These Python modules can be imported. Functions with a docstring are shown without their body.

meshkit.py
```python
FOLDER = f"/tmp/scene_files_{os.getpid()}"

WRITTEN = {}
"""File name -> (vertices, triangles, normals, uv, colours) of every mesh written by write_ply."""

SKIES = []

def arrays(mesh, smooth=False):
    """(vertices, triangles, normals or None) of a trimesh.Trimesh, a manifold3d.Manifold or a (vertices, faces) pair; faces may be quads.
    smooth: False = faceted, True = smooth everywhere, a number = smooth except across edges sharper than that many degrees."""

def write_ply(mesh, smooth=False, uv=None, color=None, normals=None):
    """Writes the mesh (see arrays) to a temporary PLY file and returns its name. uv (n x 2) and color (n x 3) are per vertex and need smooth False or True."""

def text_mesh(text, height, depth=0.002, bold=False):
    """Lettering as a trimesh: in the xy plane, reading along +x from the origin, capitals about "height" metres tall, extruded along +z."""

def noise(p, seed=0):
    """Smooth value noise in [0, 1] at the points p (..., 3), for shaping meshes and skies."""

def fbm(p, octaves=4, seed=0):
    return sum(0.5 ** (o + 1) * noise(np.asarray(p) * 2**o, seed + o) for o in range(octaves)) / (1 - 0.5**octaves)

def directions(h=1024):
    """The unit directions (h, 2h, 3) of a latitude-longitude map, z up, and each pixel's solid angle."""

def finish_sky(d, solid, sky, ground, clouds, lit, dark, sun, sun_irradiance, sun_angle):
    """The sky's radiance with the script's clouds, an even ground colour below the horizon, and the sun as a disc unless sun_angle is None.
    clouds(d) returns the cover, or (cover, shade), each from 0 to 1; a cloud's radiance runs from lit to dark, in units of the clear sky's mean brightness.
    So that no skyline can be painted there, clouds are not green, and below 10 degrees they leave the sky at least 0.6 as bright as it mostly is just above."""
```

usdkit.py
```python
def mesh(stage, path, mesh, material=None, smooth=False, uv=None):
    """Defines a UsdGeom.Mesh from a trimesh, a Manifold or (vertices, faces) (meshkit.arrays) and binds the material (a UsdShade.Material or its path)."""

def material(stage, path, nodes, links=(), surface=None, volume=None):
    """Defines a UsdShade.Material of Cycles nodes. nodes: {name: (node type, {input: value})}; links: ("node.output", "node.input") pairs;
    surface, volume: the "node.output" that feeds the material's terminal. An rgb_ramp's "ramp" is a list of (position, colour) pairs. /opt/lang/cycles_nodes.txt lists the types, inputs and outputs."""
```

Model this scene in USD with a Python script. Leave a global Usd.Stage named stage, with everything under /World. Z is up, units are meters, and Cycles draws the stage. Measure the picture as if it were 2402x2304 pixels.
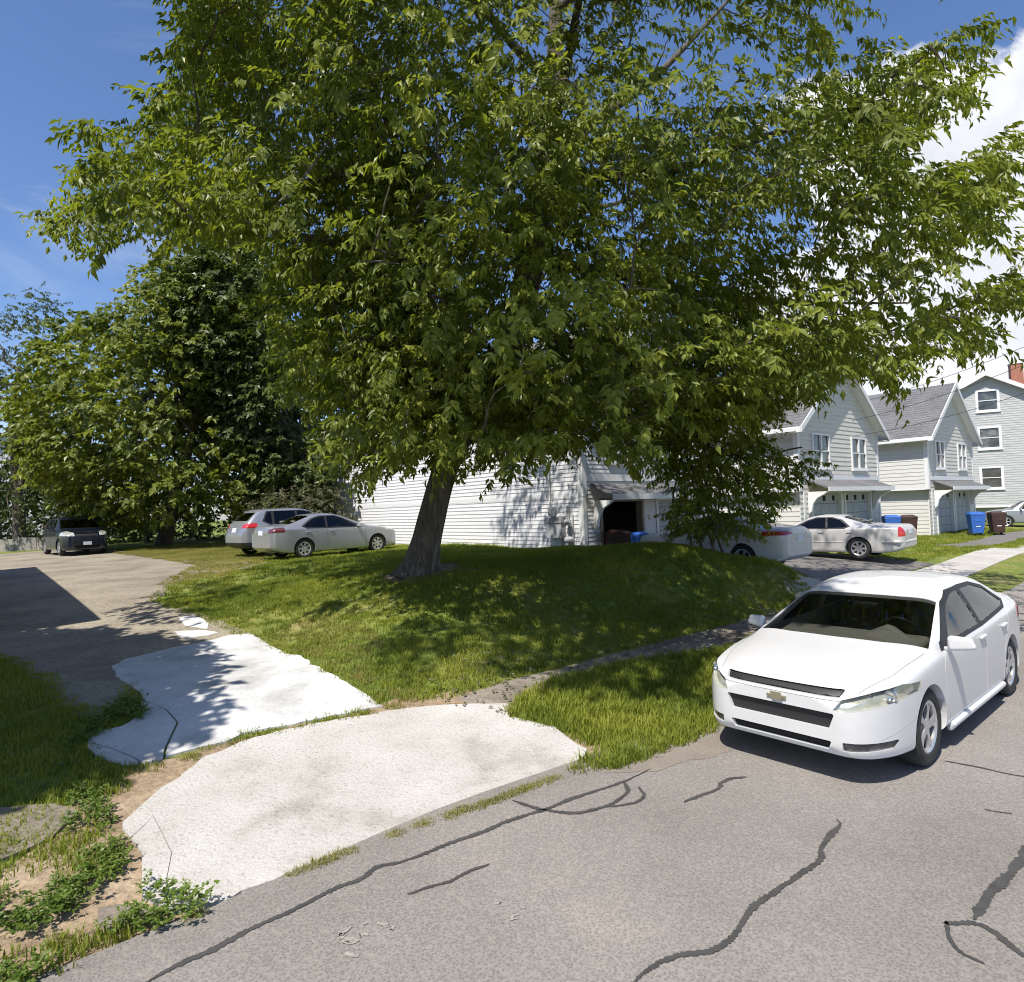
import math, random
import numpy as np
import trimesh
import usdkit, meshkit
from pxr import Usd, UsdGeom, UsdLux, UsdShade, Gf, Sdf, Vt
from scipy.interpolate import PchipInterpolator, RBFInterpolator, RegularGridInterpolator
from scipy.spatial import Delaunay, cKDTree
import shapely
from shapely.geometry import Polygon, LineString, Point
from shapely.ops import unary_union

stage = Usd.Stage.CreateInMemory()
UsdGeom.SetStageUpAxis(stage, 'Z')
UsdGeom.SetStageMetersPerUnit(stage, 1.0)
world = UsdGeom.Xform.Define(stage, '/World')
stage.SetDefaultPrim(world.GetPrim())
UsdGeom.Scope.Define(stage, '/World/Looks')

# ------------------------------------------------------------------ camera
CAM_H, PITCH, ROLL, FOC = 2.4, math.atan(43 / 1500.0), 0.035, 1500.0
cam = UsdGeom.Camera.Define(stage, '/World/camera')
cam.CreateHorizontalApertureAttr(36.0)
cam.CreateVerticalApertureAttr(36.0 * 982 / 1024)
cam.CreateFocalLengthAttr(36.0 * FOC / 2402)
cam.CreateClippingRangeAttr(Gf.Vec2f(0.1, 5000))
cam.CreateExposureAttr(0.55)
cr_, sr_, cp_, sp_ = math.cos(ROLL), math.sin(ROLL), math.cos(PITCH), math.sin(PITCH)
# right, up and back axes of the camera in the world
_r0, _u0, _b0 = np.array([1, 0, 0]), np.array([0, -sp_, cp_]), np.array([0, -cp_, -sp_])
_r = cr_ * _r0 - sr_ * _u0
_u = sr_ * _r0 + cr_ * _u0
M = np.eye(4); M[0, :3], M[1, :3], M[2, :3], M[3, :3] = _r, _u, _b0, (0, 0, CAM_H)
cam.AddTransformOp().Set(Gf.Matrix4d(*M.ravel().tolist()))

# ------------------------------------------------------------------ sun and sky
SUN_EL = math.radians(58.0)
SUN_H = np.array([-0.5, -0.866]); SUN_H /= np.linalg.norm(SUN_H)
SUN_DIR = np.array([SUN_H[0] * math.cos(SUN_EL), SUN_H[1] * math.cos(SUN_EL), math.sin(SUN_EL)])
SUN_ROT = math.atan2(SUN_H[0], SUN_H[1])
sun = UsdLux.DistantLight.Define(stage, '/World/sun')
sun.CreateNormalizeAttr(True); sun.CreateIntensityAttr(1.25); sun.CreateAngleAttr(0.53)
sun.CreateColorAttr(Gf.Vec3f(1.0, 0.945, 0.85))
_z = SUN_DIR; _x = np.cross([0, 0, 1], _z); _x /= np.linalg.norm(_x); _y = np.cross(_z, _x)
S4 = np.eye(4); S4[0, :3], S4[1, :3], S4[2, :3] = _x, _y, _z
sun.AddTransformOp().Set(Gf.Matrix4d(*S4.ravel().tolist()))

def material(name, nodes, links=(), surface='p.BSDF', volume=None):
    return usdkit.material(stage, '/World/Looks/' + name, nodes, links, surface=surface, volume=volume)

sky = UsdLux.DomeLight.Define(stage, '/World/sky')
sky.GetPrim().SetCustomDataByKey('kind', 'structure')
# clouds: a towering white bank low on the right, thin streaks elsewhere, mixed into the physical sky by direction
def az_dir(px, py):
    u, v = (px * 2402 / 1960. - 1201) / FOC, (1152 - py * 2402 / 1960.) / FOC
    d = _r * u + _u * v - _b0
    return d / np.linalg.norm(d)
cloud_c = az_dir(2350, 700)
sky_mat = material('sky_look', {
    'tc': ('texture_coordinate', {}),
    'sky': ('sky_texture', {'sky_type': 'single_scattering', 'sun_disc': False, 'sun_elevation': SUN_EL, 'sun_rotation': SUN_ROT, 'altitude': 100.0, 'air_density': 1.0, 'aerosol_density': 0.7, 'ozone_density': 2.2}),
    'hs': ('hsv', {'saturation': 1.06, 'value': 1.0, 'hue': 0.5, 'fac': 1.0}),
    'tint': ('mix', {'mix_type': 'multiply', 'fac': 1.0, 'color2': (1.02, 1.05, 1.2)}),
    'n1': ('noise_texture', {'scale': 4.2, 'detail': 10.0, 'roughness': 0.55, 'distortion': 0.3}),
    'n2': ('noise_texture', {'scale': 9.0, 'detail': 6.0, 'roughness': 0.6}),
    'dot': ('vector_math', {'math_type': 'dot_product', 'vector2': tuple(cloud_c)}),
    'near': ('map_range', {'range_type': 'smoothstep', 'from_min': 0.80, 'from_max': 0.985, 'to_min': 0.0, 'to_max': 0.40, 'clamp': True}),
    'sum': ('math', {'math_type': 'add'}),
    'mask': ('map_range', {'range_type': 'smoothstep', 'from_min': 0.69, 'from_max': 0.745, 'to_min': 0.0, 'to_max': 0.92, 'clamp': True}),
    'mp': ('mapping', {'scale': (1.2, 2.6, 5.0), 'rotation': (0.5, 0.3, 0.7)}), 'n3': ('noise_texture', {'scale': 1.6, 'detail': 8.0, 'roughness': 0.6, 'distortion': 0.8}),
    'wisp': ('map_range', {'range_type': 'smoothstep', 'from_min': 0.52, 'from_max': 0.80, 'to_min': 0.0, 'to_max': 0.35, 'clamp': True}), 'both': ('math', {'math_type': 'maximum'}),
    'shade': ('rgb_ramp', {'ramp': [(0.25, (5.4, 5.6, 6.1)), (0.6, (7.6, 7.6, 7.7)), (0.8, (8.4, 8.4, 8.4))]}),
    'mix': ('mix', {'mix_type': 'mix'}),
    'bg': ('background_shader', {'strength': 0.1}),
}, [('tc.generated', 'n1.vector'), ('tc.generated', 'n2.vector'), ('tc.generated', 'dot.vector1'), ('tc.generated', 'sky.vector'), ('dot.value', 'near.value'),
    ('near.result', 'sum.value1'), ('n1.fac', 'sum.value2'), ('sum.value', 'mask.value'), ('n2.fac', 'shade.fac'),
    ('sky.color', 'tint.color1'), ('tint.color', 'hs.color'), ('tc.generated', 'mp.vector'), ('mp.vector', 'n3.vector'), ('n3.fac', 'wisp.value'), ('wisp.result', 'both.value1'), ('mask.result', 'both.value2'), ('both.value', 'mix.fac'), ('hs.color', 'mix.color1'), ('shade.color', 'mix.color2'), ('mix.color', 'bg.color')], surface='bg.background')
UsdShade.MaterialBindingAPI.Apply(sky.GetPrim()).Bind(sky_mat)
# ------------------------------------------------------------------ naming, tagging, meshes
_used = {}
def path_of(name, parent=None):
    base = (str(parent.GetPath()) if parent is not None else '/World') + '/' + name
    k = _used.get(base, -1) + 1
    _used[base] = k
    return base if k == 0 else f'{base}_{k:03d}'

def tag(p, label=None, cat=None, group=None, kind=None):
    for k, v in (('label', label), ('category', cat), ('group', group), ('kind', kind)):
        if v:
            p.SetCustomDataByKey(k, v)
    return p

def thing(name, label=None, cat=None, loc=(0, 0, 0), rz=0.0, group=None, kind=None):
    x = UsdGeom.Xform.Define(stage, path_of(name))
    x.AddTranslateOp().Set(Gf.Vec3d(*map(float, loc)))
    if rz:
        x.AddRotateZOp().Set(math.degrees(rz))
    return tag(x.GetPrim(), label, cat, group, kind)

def merge(ms):
    V, F, n = [], [], 0
    for m in ms:
        v, f, _ = meshkit.arrays(m)
        V.append(v); F.append(f + n); n += len(v)
    return np.vstack(V), np.vstack(F)

def obj(name, mesh, mat, parent=None, smooth=False, label=None, kind=None):
    if isinstance(mesh, list):
        mesh = merge(mesh) if len(mesh) > 1 else mesh[0]
    p = usdkit.mesh(stage, path_of(name, parent), mesh, mat, smooth=smooth)
    return tag(p.GetPrim(), label, kind=kind)

def each(name, meshes, mat, parent=None, **kw):
    return [obj(name, m, mat, parent, **kw) for m in meshes]

def box(x0, x1, y0, y1, z0, z1):
    b = trimesh.creation.box([x1 - x0, y1 - y0, z1 - z0])
    b.apply_translation([(x0 + x1) / 2, (y0 + y1) / 2, (z0 + z1) / 2])
    return b

def tube(points, radii, sides=8, cap=True):
    p = np.asarray(points, float); r = np.broadcast_to(np.asarray(radii, float), (len(p),))
    t = np.gradient(p, axis=0); t /= np.linalg.norm(t, axis=1, keepdims=True) + 1e-12
    ref = np.where(np.abs(t[:, 2:]) < .95, [0, 0, 1.], [1., 0, 0])
    ref = np.tile(ref[0], (len(p), 1))
    a = np.cross(t, ref); a /= np.linalg.norm(a, axis=1, keepdims=True) + 1e-12
    b = np.cross(t, a); ang = np.arange(sides) * 2 * np.pi / sides
    v = p[:, None] + r[:, None, None] * (np.cos(ang)[None, :, None] * a[:, None] + np.sin(ang)[None, :, None] * b[:, None])
    i, j = np.meshgrid(np.arange(len(p) - 1), np.arange(sides), indexing='ij')
    q = np.stack([i * sides + j, (i + 1) * sides + j, (i + 1) * sides + (j + 1) % sides, i * sides + (j + 1) % sides], -1).reshape(-1, 4)
    v = v.reshape(-1, 3); f = np.vstack([q[:, [0, 1, 2]], q[:, [0, 2, 3]]])
    if cap:
        n = len(v); v = np.vstack([v, p[0], p[-1]]); k = np.arange(sides); m = (len(p) - 1) * sides
        f = np.vstack([f, np.c_[np.full(sides, n), k, (k + 1) % sides], np.c_[np.full(sides, n + 1), m + (k + 1) % sides, m + k]])
    return v, f

def xf(mesh, loc=(0, 0, 0), rz=0.0):
    v, f, _ = meshkit.arrays(mesh)
    c, s = math.cos(rz), math.sin(rz)
    R = np.array([[c, -s, 0], [s, c, 0], [0, 0, 1]])
    return v @ R.T + np.asarray(loc, float), f

# ------------------------------------------------------------------ plain materials
def plain(name, col, rough=0.5, metal=0.0, spec=0.5, coat=0.0, noise=0.0, scale=8.0, bump=0.0, **kw):
    nodes = {'p': ('principled_bsdf', {'base_color': col, 'roughness': rough, 'metallic': metal, 'specular_ior_level': spec, 'coat_weight': coat, **kw})}
    links = []
    if noise or bump:
        nodes['tc'] = ('texture_coordinate', {})
        nodes['n'] = ('noise_texture', {'scale': scale, 'detail': 6.0, 'roughness': 0.62})
        links.append(('tc.object', 'n.vector'))
    if noise:
        c = np.array(col)
        nodes['r'] = ('rgb_ramp', {'ramp': [(0.25, tuple(c * (1 - noise))), (0.5, tuple(c)), (0.78, tuple(np.minimum(c * (1 + noise), .95)))]})
        links += [('n.fac', 'r.fac'), ('r.color', 'p.base_color')]
    if bump:
        nodes['b'] = ('bump', {'strength': bump, 'distance': 0.02})
        links += [('n.fac', 'b.height'), ('b.normal', 'p.normal')]
    return material(name, nodes, links)

def pane_material(name, tint, refl=1.0, ior=1.5, rough=0.02):
    return material(name, {'t': ('transparent_bsdf', {'color': tint}), 'g': ('glossy_bsdf', {'color': (refl, refl, refl), 'roughness': rough}), 'geo': ('geometry', {}), 'front': ('math', {'math_type': 'subtract', 'value1': 1.0}),
                           'fr': ('fresnel', {'IOR': ior}), 'mul': ('math', {'math_type': 'multiply'}), 'm': ('mix_closure', {})},
                    [('geo.backfacing', 'front.value2'), ('fr.fac', 'mul.value1'), ('front.value', 'mul.value2'), ('mul.value', 'm.fac'), ('t.BSDF', 'm.closure1'), ('g.BSDF', 'm.closure2')], surface='m.closure')
# ------------------------------------------------------------------ lie of the land
U = np.array([math.cos(math.radians(40)), math.sin(math.radians(40))])       # along the street, away from the camera
N = np.array([-U[1], U[0]])                                                   # away from the street, into the lots
P0 = np.array([-1.42, 4.58])                                                  # a point on the edge of the roadway
YAW = math.radians(40)

def st(s, t):
    return P0 + s * U + t * N

def ray(px, py):
    return _r * ((px * 2402 / 1960. - 1201) / FOC) + _u * ((1152 - py * 2402 / 1960.) / FOC) - _b0

def at(px, py, Y):
    d = ray(px, py)
    return d * (Y / d[1]) + np.array([0, 0, CAM_H])

def project(X):
    d = np.asarray(X, float) - np.array([0, 0, CAM_H])
    w = -(d @ _b0)
    w = np.where(w < .05, np.nan, w)
    return np.stack([(d @ _r / w * FOC + 1201) * 1960 / 2402, (1152 - d @ _u / w * FOC) * 1960 / 2402], -1)

_pts = []
for s in (-30, -15, -8, -5, -2.5, 0, 2, 4, 7, 10, 14, 20, 30, 45, 70, 100):
    for t, z in ((-4, 0), (-1.2, 0), (0, 0.0), (1.2, .05), (2.3, .12)):
        _pts.append((*st(s, t), z))
for s in range(3, 13):
    _pts += [(*st(s, .7), .05), (*st(s, 1.4), .10), (*st(s, 2.2), .15)]
_pts += [(-2.35, 8.0, .30), (-.6, 8.9, .40), (*st(5.4, 3.1), .42), (*st(8.0, 3.2), .46), (-1.9, 13.0, 1.19), (-3.4, 12.3, .82), (-4.4, 11.9, .62), (-2.6, 10.6, .66), (-.4, 11.0, .80), (2.2, 12.6, .92), (4.2, 13.6, 1.10), (4.6, 15.0, 1.22), (5.5, 15.0, 1.06), (6.1, 14.3, .78), (3.0, 16.4, 1.31), (1.6, 16.0, 1.28),
         (.3, 18, 1.2), (2.0, 18.4, 1.18), (-1.0, 22, 1.2), (-8.7, 31.0, 1.12), (2.9, 17.9, .95), (3.3, 18.5, .50), (4.6, 17.5, .78), (5.2, 18.4, .60), (6.9, 13.0, .26), (7.9, 14.4, .34), (7.0, 16.2, .6), (9.5, 19, .36), (8.5, 23, .5), (4.9, 18.5, .74), (3.0, 19.5, .48), (6.3, 20.8, .72), (11, 20.4, .32), (24, 32, .36), (18, 24, .3), (30, 40, .4), (14, 32, .6), (20, 40, .6),
         (-3.0, 10.6, .45), (-5.73, 9.1, .38), (-6.6, 22.5, 1.02), (-8.5, 24, 1.05), (-5.4, 18.6, 1.10), (-4.3, 23, 1.1), (-21, 32, 1.15), (-12, 20, .95), (-9, 14, .72), (-9, 30, 1.12), (-15, 40, 1.3), (-30, 40, 1.2), (-15, 10, .6), (-7, 6, .24), (-20, 20, .9), (-5.4, 11.8, .56),
         (-60, 60, 1.2), (0, 70, 1.0), (60, 80, .7), (-60, 20, 1.0), (90, 60, .3), (-30, 5, .6)]
_pts = np.array(_pts)
_rbf = RBFInterpolator(_pts[:, :2], _pts[:, 2], kernel='thin_plate_spline', smoothing=.004)
_ax = np.concatenate([np.arange(-70, -24, 2.0), np.arange(-24, 30, .3), np.arange(30, 101, 2.0)])
_ay = np.concatenate([np.arange(-30, 0, 2.0), np.arange(0, 36, .3), np.arange(36, 101, 2.0)])
_GX, _GY = np.meshgrid(_ax, _ay, indexing='ij')
_GZ = _rbf(np.c_[_GX.ravel(), _GY.ravel()]).reshape(_GX.shape)
_T = (_GX - P0[0]) * N[0] + (_GY - P0[1]) * N[1]
_k = np.clip((_T + .05) / 1.0, 0, 1); _k = _k * _k * (3 - 2 * _k)
_GZ = np.clip(_GZ, -.02, 1.5) * _k - .05 * (1 - _k)
_rg = RegularGridInterpolator((_ax, _ay), _GZ, bounds_error=False, fill_value=None, method='linear')
def Z(x, y):
    x = np.asarray(x, float); y = np.asarray(y, float)
    return _rg(np.stack([np.clip(x, -69, 99), np.clip(y, -29, 99)], -1))

def ground(px, py):
    """where the line of sight through a picture point meets the ground"""
    d = ray(px, py); t = np.arange(2.5, 70, .02)
    q = d[None] * t[:, None] + [0, 0, CAM_H]
    zz = np.maximum(Z(q[:, 0], q[:, 1]), 0)
    i = np.argmax(q[:, 2] <= zz)
    return q[i][:2] if q[i, 2] <= zz[i] else q[-1][:2]

def ground_poly(pts, wob=.0, step=.12, seed=0):
    """a ground outline traced through points, with a ragged edge"""
    p = np.array([ground(*q) for q in pts])
    return ragged(p, wob, step, seed)

def ragged(p, wob, step=.12, seed=0):
    ring = LineString(np.vstack([p, p[:1]])).segmentize(step)
    c = np.array(ring.coords)[:-1]
    if wob:
        c3 = np.c_[c, np.zeros(len(c))]
        c = c + wob * 2 * np.stack([meshkit.fbm(c3 * 4.7 + 7, 5, seed) - .5, meshkit.fbm(c3 * 4.7 + 31, 5, seed + 9) - .5], -1)
    return Polygon(c).buffer(0)

def drape(poly, off, res=.22, flat=None, skirt=.06):
    """a sheet that follows the ground, with a small turned-down edge"""
    V, F, n = [], [], 0
    for g in (poly.geoms if hasattr(poly, 'geoms') else [poly]):
        if g.area < .01:
            continue
        g = g.simplify(.01)
        rings = [np.array(LineString(r.coords).segmentize(res).coords)[:-1] for r in (g.exterior, *g.interiors)]
        x0, y0, x1, y1 = g.bounds
        gx, gy = np.meshgrid(np.arange(x0, x1, res), np.arange(y0, y1, res))
        q = np.c_[gx.ravel(), gy.ravel()]
        q = q[shapely.contains_xy(g.buffer(-res * .45), q[:, 0], q[:, 1])]
        p = np.vstack(rings + [q])
        tri = Delaunay(p).simplices
        c = p[tri].mean(1)
        tri = tri[shapely.contains_xy(g, c[:, 0], c[:, 1])]
        a = np.cross(p[tri[:, 1]] - p[tri[:, 0]], p[tri[:, 2]] - p[tri[:, 0]])
        tri[a < 0] = tri[a < 0][:, ::-1]
        z = (Z(p[:, 0], p[:, 1]) if flat is None else np.full(len(p), flat)) + off
        V.append(np.c_[p, z]); F.append(tri + n)
        m = len(p); k = 0
        for r in rings:
            i = np.arange(len(r)); j = (i + 1) % len(r)
            low = np.c_[r, z[k:k + len(r)] - skirt]
            V.append(low)
            F += [np.c_[n + k + i, n + m + i, n + m + j], np.c_[n + k + i, n + m + j, n + k + j]]
            k += len(r); m += len(r)
        n += m
    return np.vstack(V), np.vstack(F)

def ribbon(line, w, z, seed=0, taper=True):
    """a thin flat band with uneven width along a line on the road"""
    line = np.array(line)
    for _ in range(3):
        a, b = line[:-1], line[1:]
        line = np.vstack([line[:1], np.stack([a * .75 + b * .25, a * .25 + b * .75], 1).reshape(-1, 2), line[-1:]])
    c = np.array(LineString(line).segmentize(.05).coords)
    k = np.linspace(0, 1, len(c))
    c = c + .045 * np.stack([meshkit.fbm(np.c_[c * 5, k], 3, seed) - .5, meshkit.fbm(np.c_[c * 5, k + 9], 3, seed) - .5], -1)
    c0 = c; c = np.array(LineString(c).segmentize(.018).coords); k = np.linspace(0, 1, len(c))
    d = np.gradient(c, axis=0); d /= np.linalg.norm(d, axis=1, keepdims=True); nn = np.c_[-d[:, 1], d[:, 0]]
    ww = w * (.45 + 1.1 * meshkit.fbm(np.c_[c * 6, k], 3, seed + 4)) * (np.minimum(1, np.minimum(k, 1 - k) * 9 + .15) if taper else 1)
    rag = np.random.default_rng(seed).uniform(.55, 1.25, (2, len(c)))
    v = np.vstack([np.c_[c + nn * (ww * rag[0])[:, None], np.full(len(c), z)], np.c_[c - nn * (ww * rag[1])[:, None], np.full(len(c), z)]])
    i = np.arange(len(c) - 1); n = len(c)
    return v, np.vstack([np.c_[i, n + i, n + i + 1], np.c_[i, n + i + 1, i + 1]])

# ---- ground materials
def ground_mat(name, ramp1, s1, ramp2, s2, fac=.5, rough=.95, bump=.4, bdist=.02, s3=None):
    nodes = {'g': ('geometry', {}), 'n1': ('noise_texture', {'scale': s1, 'detail': 8.0, 'roughness': .62}), 'n2': ('noise_texture', {'scale': s2, 'detail': 4.0, 'roughness': .7}),
             'r1': ('rgb_ramp', {'ramp': ramp1}), 'r2': ('rgb_ramp', {'ramp': ramp2}), 'm': ('mix', {'mix_type': 'multiply', 'fac': fac}),
             'b': ('bump', {'strength': bump, 'distance': bdist}), 'p': ('principled_bsdf', {'roughness': rough, 'specular_ior_level': .25})}
    links = [('g.position', 'n1.vector'), ('g.position', 'n2.vector'), ('n1.fac', 'r1.fac'), ('n2.fac', 'r2.fac'), ('r1.color', 'm.color1'), ('r2.color', 'm.color2'),
             ('n2.fac', 'b.height'), ('b.normal', 'p.normal'), ('m.color', 'p.base_color')]
    if s3:
        nodes['v'] = ('voronoi_texture', {'scale': s3}); nodes['rv'] = ('rgb_ramp', {'ramp': [(.0, (.45, .45, .45)), (.35, (1, 1, 1)), (.8, (1.35, 1.33, 1.3))]}); nodes['m2'] = ('mix', {'mix_type': 'multiply', 'fac': .8})
        links = [l for l in links if l[1] != 'p.base_color'] + [('g.position', 'v.vector'), ('v.distance', 'rv.fac'), ('m.color', 'm2.color1'), ('rv.color', 'm2.color2'), ('m2.color', 'p.base_color')]
    return material(name, nodes, links)

ASPHALT = ground_mat('road_asphalt', [(.25, (.130, .120, .110)), (.40, (.168, .156, .143)), (.55, (.198, .184, .170)), (.72, (.255, .230, .202))], .38, [(.3, (.62, .62, .62)), (.5, (1, 1, 1)), (.75, (1.45, 1.42, 1.36))], 85, .7, .9, .5, .008, 55)
TAR = plain('tar', (.050, .048, .046), .7, noise=.35, scale=9)
LOT = ground_mat('lot_asphalt', [(.28, (.15, .128, .10)), (.45, (.215, .185, .145)), (.6, (.265, .235, .185)), (.72, (.30, .27, .17))], .8, [(.3, (.6, .6, .6)), (.5, (1, 1, 1)), (.75, (1.4, 1.38, 1.3))], 16, .8, .95, .6, .03)
DRIVE2 = ground_mat('driveway_asphalt', [(.3, (.13, .12, .11)), (.6, (.16, .15, .14))], .7, [(.3, (.75, .75, .75)), (.7, (1.2, 1.2, 1.2))], 20, .6)
APRON = ground_mat('apron_concrete', [(.30, (.27, .245, .21)), (.46, (.42, .40, .375)), (.7, (.50, .485, .465))], .9, [(.30, (.55, .53, .50)), (.45, (1, 1, 1)), (.8, (1.12, 1.12, 1.12))], 34, .8, .9, .8, .02)
WHITE_CON = ground_mat('white_concrete', [(.3, (.33, .325, .315)), (.5, (.50, .50, .50)), (.7, (.58, .58, .585))], 1.2, [(.3, (.72, .71, .69)), (.5, (1, 1, 1))], 22, .7, .9, .25, .01)
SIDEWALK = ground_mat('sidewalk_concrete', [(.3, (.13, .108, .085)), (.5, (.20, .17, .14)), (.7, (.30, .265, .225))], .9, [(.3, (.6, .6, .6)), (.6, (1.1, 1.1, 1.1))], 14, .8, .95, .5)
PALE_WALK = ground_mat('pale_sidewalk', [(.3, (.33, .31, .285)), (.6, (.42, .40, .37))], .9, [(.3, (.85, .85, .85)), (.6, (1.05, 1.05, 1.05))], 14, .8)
DIRT = ground_mat('dirt', [(.3, (.19, .135, .085)), (.5, (.30, .225, .15)), (.7, (.40, .32, .23))], 1.5, [(.3, (.55, .55, .55)), (.55, (1, 1, 1)), (.8, (1.4, 1.4, 1.35))], 18, .8, .97, .9, .03)
SOIL = ground_mat('lawn_ground', [(.30, (.07, .105, .020)), (.46, (.125, .165, .03)), (.60, (.18, .185, .05)), (.72, (.27, .225, .105))], .55, [(.3, (.45, .45, .45)), (.5, (1, 1, 1)), (.75, (1.5, 1.45, 1.2))], 9, .8, 1.0, 1.0, .05)
# ------------------------------------------------------------------ ground, road, drives
gx = np.concatenate([np.arange(-400, -70, 20.), np.arange(-70, -24, 2.0), np.arange(-24, 28, .25), np.arange(28, 70, 1.5), np.arange(70, 420, 20.)])
gy = np.concatenate([np.arange(-200, -30, 20.), np.arange(-30, 1, 1.0), np.arange(1, 34, .25), np.arange(34, 70, 1.5), np.arange(70, 620, 20.)])
X, Y = np.meshgrid(gx, gy, indexing='ij')
zz = Z(X, Y)
i, j = np.meshgrid(np.arange(len(gx) - 1), np.arange(len(gy) - 1), indexing='ij')
n_ = len(gy)
q = np.stack([i * n_ + j, (i + 1) * n_ + j, (i + 1) * n_ + j + 1, i * n_ + j + 1], -1).reshape(-1, 4)
tag(obj('ground', (np.c_[X.ravel(), Y.ravel(), zz.ravel()], q), SOIL, smooth=True), kind='structure')

road = tag(UsdGeom.Xform.Define(stage, path_of('road')).GetPrim(), kind='structure')
edge = [st(s, -.04 + .05 * math.sin(s * 1.7) + .04 * math.sin(s * .53 + 1)) for s in np.arange(-40, 150, .5)]
edge = [p + N * .05 * (meshkit.fbm(np.array([p[0] * 3, p[1] * 3, 0.])) - .5) for q, p in enumerate(edge)]
# the grass has grown out over the edge between the drive and the parked car
road_poly = Polygon(list(edge) + [st(150, -9), st(-40, -9)])
obj('asphalt_surface', drape(road_poly, 0, 1.0, flat=0.0, skirt=.15), ASPHALT, road)
A = lambda z: [(652.8 + a * .3747, 1224 + b * .3747) for a, b in z]
B8 = lambda z: [(1224 + a * .3755, 1428 + b * .3755) for a, b in z]
strips = [([(240, 1905), (285, 1880)] + [(345, 1845), (420, 1815), (490, 1775), (560, 1745), (620, 1715)] + A([(0, 1270), (120, 1225), (180, 1165), (350, 1135), (560, 1045), (720, 990), (900, 915), (1040, 875), (1200, 810), (1440, 735), (1580, 665)]), .021),
          (A([(880, 825), (960, 865), (1040, 880), (1180, 895), (1330, 870), (1420, 830), (1470, 770), (1440, 735)]), .020), (A([(1370, 860), (1500, 845), (1560, 805), (1515, 760)]), .016),
          (A([(330, 1315), (420, 1280), (560, 1250), (640, 1195), (750, 1150)]), .013),
          (B8([(1000, 375), (1035, 405), (980, 460), (915, 530), (935, 590), (830, 650), (760, 715), (600, 810), (500, 930), (420, 1030), (330, 1070), (200, 1080), (60, 1130), (-40, 1220)]), .021),
          (B8([(2000, 500), (1930, 600), (1850, 700), (1760, 800), (1700, 895)]), .027), (B8([(1550, 905), (1660, 905), (1760, 930), (1850, 990), (1960, 1085)]), .02), (B8([(1550, 900), (1560, 970), (1620, 1050), (1750, 1120)]), .013),
          (B8([(230, 290), (330, 250), (420, 215), (410, 195), (470, 170), (545, 165)]), .018), (B8([(1565, 85), (1700, 110), (1930, 155), (2100, 180)]), .011), (B8([(1760, 330), (1900, 350)]), .008)]
for k, (pl, w) in enumerate(strips):
    obj('tar_strip', ribbon([ground(*q) for q in pl], w, .005, k), TAR, road)
SCUFF = plain('pale_scuff', (.27, .25, .225), .95, noise=.25, scale=25)
rng = np.random.default_rng(4)
for cx, cy, n_s, sp in ((660, 1805, 14, 30), (735, 1782, 3, 12), (965, 1752, 5, 24)):
    for k in range(n_s):
        a, b = cx + rng.normal() * sp * .5, cy + rng.normal() * sp * .55
        ang = rng.uniform(-.5, .6); le = rng.uniform(6, 26)
        pl = [ground(a, b), ground(a + le * .5 * math.cos(ang), b - le * .5 * math.sin(ang)), ground(a + le * math.cos(ang), b - le * math.sin(ang))]
        obj('scuff_mark', ribbon(pl, rng.uniform(.004, .016), .004 + .0006 * (k % 5), 50 + k), SCUFF, road)

def sheet(name, poly, off, mat, res=.2, skirt=.05):
    return tag(obj(name, drape(poly, off, res, skirt=skirt), mat), kind='structure')

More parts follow.
